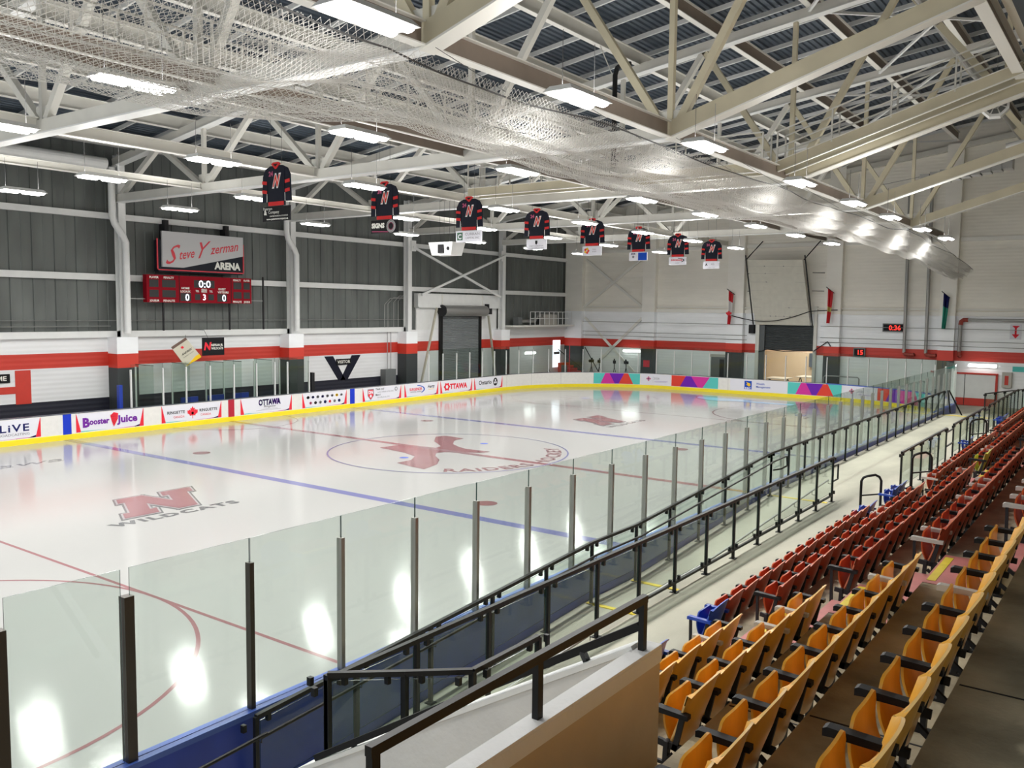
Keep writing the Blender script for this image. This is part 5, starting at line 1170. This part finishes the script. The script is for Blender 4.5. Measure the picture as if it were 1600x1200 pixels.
for i, y in enumerate((25.5, 26.1)): seat('blue', 0, y, 'blue', True, 'blue plastic flip-up seat beside the glass barrier, %s past the second aisle' % ordn(i), 'blue seats')
for k in (1, 2, 3, 4):
    y0 = 25.1
    if k == 2: seat('lime', 2, 25.1+PITCH_S/2, 'black', True, 'lime green flip-up seat starting the third row after the second aisle', 'lime seat'); y0 += PITCH_S
    row('red', k, y0, 33.4, 'second red block', {1: (0, 4), 2: (1, 2, 7), 3: (5,), 4: ()}[k])
for k in (1, 2, 3): row('red', k, 34.8, 43.05, 'third red block', (2, 6) if k == 1 else (3,))
for k in (1, 2): row('red', k, 44.45, 49.1, 'fourth red block', (1,))
for i, y in enumerate((35.3, 42.9, 43.5)): seat('blue', 0, y, 'blue', True, 'blue plastic flip-up seat behind the glass barriers, %s past the third aisle' % ordn(i), 'blue seats')

# ---- parapets round the stair well
t = empty('stair_parapet', (0, 0, 0), 0, 'sloping white concrete parapet beside the front of the yellow seats', 'parapet')
g = MB(); yA = 10.28
P = [(2.35, 0), (2.35, 1.08), (2.55, 1.22), (5.92, 3.18), (5.92, 0)]
g.prism(P, (0, yA, 0), (1, 0, 0), (0, 0, 1), (0, -1, 0), .18, 'parapet'); g.build('wall_body', t)
g = MB(); g.bar((2.5, yA-.09, 1.215), (5.9, yA-.09, 3.195), .20, .04, 'white'); g.build('coping', t)
t = empty('long_parapet', (0, 0, 0), 0, 'long concrete parapet with taupe side and white top beside the yellow seats', 'parapet')
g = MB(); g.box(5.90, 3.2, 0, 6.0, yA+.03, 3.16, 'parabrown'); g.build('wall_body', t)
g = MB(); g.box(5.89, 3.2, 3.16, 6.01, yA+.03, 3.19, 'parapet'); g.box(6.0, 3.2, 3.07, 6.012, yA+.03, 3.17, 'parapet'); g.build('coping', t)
# ---- black metal rails
t = empty('parapet_handrail', (0, 0, 0), 0, 'thick black steel handrail standing on the long parapet', 'handrail')
g = MB(); g.bar((5.95, 7.6, 3.535), (5.95, 10.17, 3.535), .042, .05, 'black'); g.build('top_rail', t)
for y in (7.63, 8.9, 10.14):
    g = MB(); g.box(5.93, y-.025, 3.19, 5.97, y+.025, 3.51, 'black'); g.build('post', t)
t = empty('stair_handrail', (0, 0, 0), 0, 'sloping black steel handrail following the white stair parapet', 'handrail')
g = MB(); g.bar((5.93, 10.14, 3.35), (2.72, 10.12, 1.40), .045, .055, 'black'); g.build('top_rail', t)
g = MB()
for x in (3.2, 4.4, 5.5): g.bar((x, 10.12, 1.40+(x-2.72)*.6076-.02), (x, 10.2, 1.40+(x-2.72)*.6076-.14), .04, .04, 'black')
g.build('bracket', t)
def hoopframe(g, pts, r=.022): g.tube(pts, r, 'black', 8)
def rail(name, label, top, foot, posts, lean=0, group=None, hand=None, bottom=None, glassp=True, bz=.16, clip=True, pw=.045, X=None):
    """top/foot: functions of station y giving (x, y, z); posts: stations"""
    t = empty(name, (0, 0, 0), 0, label, 'railing', group)
    g = MB()
    for a, b in zip(posts, posts[1:]): g.bar(top(a), top(b), .055, .05, 'black')
    g.build('top_rail', t)
    if bottom:
        g = MB()
        for a, b in zip(posts, posts[1:]):
            pa = foot(a)+Vector((0, 0, bz)); pb = foot(b)+Vector((0, 0, bz)); g.bar(pa, pb, .04, .04, 'black')
        g.build('bottom_rail', t)
    for s in posts:
        g = MB(); p = foot(s); q = top(s); g.bar(p, q, pw, .05, 'black', up=(0, 1, 0)); 
        if clip:
            d = (top(s+.05)-top(s-.05)).normalized()
            for k in (-1, 1):
                c = q+d*.16*k-Vector((0, 0, .055)); g.bar(c+Vector((0, 0, .035)), c-Vector((0, 0, .045)), .05, .045, 'black')
                if bottom: c2 = p+d*.16*k+Vector((0, 0, bz+.05)); g.bar(c2-Vector((0, 0, .04)), c2+Vector((0, 0, .04)), .045, .045, 'black')
        g.box(p.x-.06, p.y-.06, p.z, p.x+.06, p.y+.06, p.z+.012, 'black')
        g.build('post', t)
    if glassp:
        for a, b in zip(posts, posts[1:]):
            pa, pb = foot(a), foot(b); qa, qb = top(a), top(b); d = (pb-pa).normalized()*.05
            lo = Vector((0, 0, bz+.07)); hi = Vector((0, 0, -.06)); n = Vector((d.y, -d.x, 0)).normalized()*.005
            vs = [pa+d+lo-n, pb-d+lo-n, qb-d+hi-n, qa+d+hi-n, pa+d+lo+n, pb-d+lo+n, qb-d+hi+n, qa+d+hi+n]
            g = MB(); g.add(vs, [(0, 1, 2, 3)], 'railglass'); g.add(vs, [(5, 4, 7, 6)], 'railglass'); g.add(vs, [(3, 2, 6, 7), (0, 4, 5, 1), (1, 5, 6, 2), (0, 3, 7, 4)], 'edge'); g.build('glass_pane', t)
    if hand:
        g = MB(); pts = [hand(s) for s in posts]; g.tube(pts, .021, hand.m if hasattr(hand, 'm') else 'black', 8)
        for s in posts:
            h = hand(s); q = Vector((top(s).x, h.y, h.z-.06)); g.tube([h, h-Vector((0, 0, .06)), q], .007, 'black', 4)
        g.build('handrail', t)
    return t
def interp(tab, y):
    tab = sorted(tab)
    if y <= tab[0][0]: return tab[0][1]
    for (a, za), (b, zb) in zip(tab, tab[1:]):
        if y <= b: return za+(zb-za)*(y-a)/(b-a)
    return tab[-1][1]
rtop = [(10.7, 1.06), (17.7, 1.49), (19.3, 1.49), (26.4, 1.945), (60, 1.945)]; rflo = [(10.5, 0.0), (17.7, .42), (19.3, .42), (26.55, .85), (60, .85)]
X1 = 1.07
t1 = lambda s: Vector((X1, s, interp(rtop, s))); f1 = lambda s: Vector((X1, s, interp(rflo, s)))
ps = [10.73, 12.2, 13.55, 14.9, 16.3, 17.7, 19.3, 20.7, 22.1, 23.5, 24.9, 26.4]; y = 27.7
h1 = lambda s: Vector((X1+.09, s, interp(rtop, s)-.2))
rail('ramp_railing', 'black glazed railing along the boards beside the ramp', t1, f1, ps, hand=h1, group=None)
ps = []; y = 26.4
while y < 50.2: ps.append(y); y += 1.335
rail('walkway_railing', 'long black glazed railing between the walkway and the near boards', t1, f1, ps)
g = MB(); hoopframe(g, [(X1+.09, 26.3, 1.74), (X1+.09, 27.3, 1.76), (X1+.09, 27.35, 1.5), (X1+.09, 26.9, 1.48), (X1, 26.6, 1.48)]); tag(g.build('handrail_return'), 'black square handrail loop where the ramp begins', 'handrail'); g = MB(); hoopframe(g, [(X1+.09, 10.8, .88), (X1+.09, 9.75, .82), (X1+.09, 9.75, .52), (X1+.09, 10.1, .52)]); tag(g.build('handrail_return'), 'black handrail loop at the low camera end of the ramp', 'handrail')
X2 = 2.5
t2 = lambda s: Vector((X2, s, 1.95)); f2_ = lambda s: Vector((X2, s, .85))
ps = [10.46, 11.7, 12.95, 14.2, 15.45, 16.7, 17.95, 19.2, 20.45, 21.7, 22.95, 24.2, 25.45, 26.7]
hh2 = lambda s: Vector((X2-.09, s, interp(rflo, s)+.92 if s > 19 else interp(rflo, s)+.92)); hh2.m = 'galv'
rail('ramp_railing', 'black glazed railing between the ramp and the seat side walkway', t2, f2_, ps, bottom=True)
class HF:
    m = 'galv'
    def __call__(s, y): return Vector((X2-.10, y, interp([(10.5, .62), (17.7, .98), (19.3, .98), (26.7, 1.38)], y)))
g = MB(); hf = HF(); g.tube([hf(a) for a in ps], .021, 'galv', 8)
for a in ps: g.tube([hf(a), hf(a)-Vector((0, 0, .09)), hf(a)-Vector((-.1, 0, .09))], .008, 'black', 4)
tag(g.build('ramp_handrail'), 'slim grey pipe handrail descending inside the ramp', 'handrail')
g = MB(); hoopframe(g, [(X2, 26.7, 1.72), (X2, 27.15, 1.72), (X2, 27.15, 1.35), (X2, 26.75, 1.35)]); tag(g.build('handrail_return'), 'black square handrail loop at the flat end of the ramp railing', 'handrail')
# rail 3: returns from the corner and runs beside the stair well
P3 = [Vector((2.5, 10.46, 0)), Vector((3.05, 10.93, 0)), Vector((3.53, 11.36, 0)), Vector((3.53, 12.47, 0))]
def p3(s):
    s = max(0, min(2.9999, s)); i = int(s); return P3[i].lerp(P3[i+1], s-i)
rail('stair_railing', 'black glazed railing turning round the top of the stair well', lambda s: p3(s)+Vector((0, 0, 2.0)), lambda s: p3(s)+Vector((0, 0, .85)), [0, 1, 2, 3], pw=.06)
# glass barriers in front of the seat blocks
XB = 3.62
for (a, b), lab in zip(((28.75, 34.8), (36.0, 42.5), (43.7, 52.9)), ('second', 'third', 'last')):
    n = int((b-a)/1.2); rail('glass_barrier', 'black framed glass barrier before the %s seat block' % lab, lambda s: Vector((XB, s, 1.93)), lambda s: Vector((XB, s, interp([(0, .85), (49.2, .85), (60.2, 0)], s))), [a+(b-a)*i/n for i in range(n+1)], group='glass barriers', bottom=False, bz=.1)
for a, b, lab in ((34.8, 36.0, 'first'), (42.5, 43.7, 'second')):
    g = MB(); 
    for z in (1.35, 1.8): g.bar((XB, a, z), (XB, b, z), .04, .04, 'black')
    tag(g.build('gate_rails'), 'two black bars closing the %s gap between glass barriers' % lab, 'railing')
r6 = [Vector((2.75, 48.9, 0)), Vector((3.1, 52.5, 0)), Vector((3.5, 56.0, 0)), Vector((3.6, 60, 0))]
def p6(s): s = max(0, min(2.9999, s)); i = int(s); return r6[i].lerp(r6[i+1], s-i)
rail('exit_railing', 'black glazed railing beside the exit ramp at the end wall', lambda s: p6(s)+Vector((0, 0, 1.95-.12*s)), lambda s: p6(s)+Vector((0, 0, .8-.26*s)), [0, .5, 1, 1.5, 2, 2.5, 3])
def hoop(x0, x1, y, zf, h, label):
    t = empty('aisle_handrail', (0, 0, 0), 0, label, 'handrail', 'aisle hoop handrails')
    g = MB(); zt = zf+h; g.tube([(x0, y, zf), (x0, y, zt-.12), (x0+.04, y+.01, zt-.04), (x0+.12, y+.03, zt)]+[(x1-.12, y+.18, zt+.02), (x1-.04, y+.2, zt-.02), (x1, y+.21, zt-.1), (x1, y+.21, zf)], .028, 'black', 10); g.build('hoop', t)
    g = MB(); g.bar((x0, y, zt-.45), (x1, y+.21, zt-.40), .03, .03, 'black'); g.build('middle_bar', t)
hoop(3.55, 3.92, 25.2, .85, 1.0, 'black hoop handrail standing on the walkway before the second aisle')
hoop(4.42, 4.78, 26.0, 1.35, 1.0, 'black hoop handrail behind the blue seats at the second aisle')
hoop(4.4, 4.8, 33.9, 1.36, 1.0, 'black hoop handrail in the third aisle')
hoop(6.2, 6.6, 33.75, 2.36, 1.0, 'tall black hoop handrail at the photo edge among red rows')
g = MB(); g.bar((1.15, 50.3, .85), (1.12, 49.6, 1.95), .05, .05, 'black'); g.bar((1.75, 50.2, .6), (1.15, 49.7, 1.95), .05, .05, 'black'); tag(g.build('leaning_frame'), 'black leaning bars at the far end of the walkway railing', 'frame')
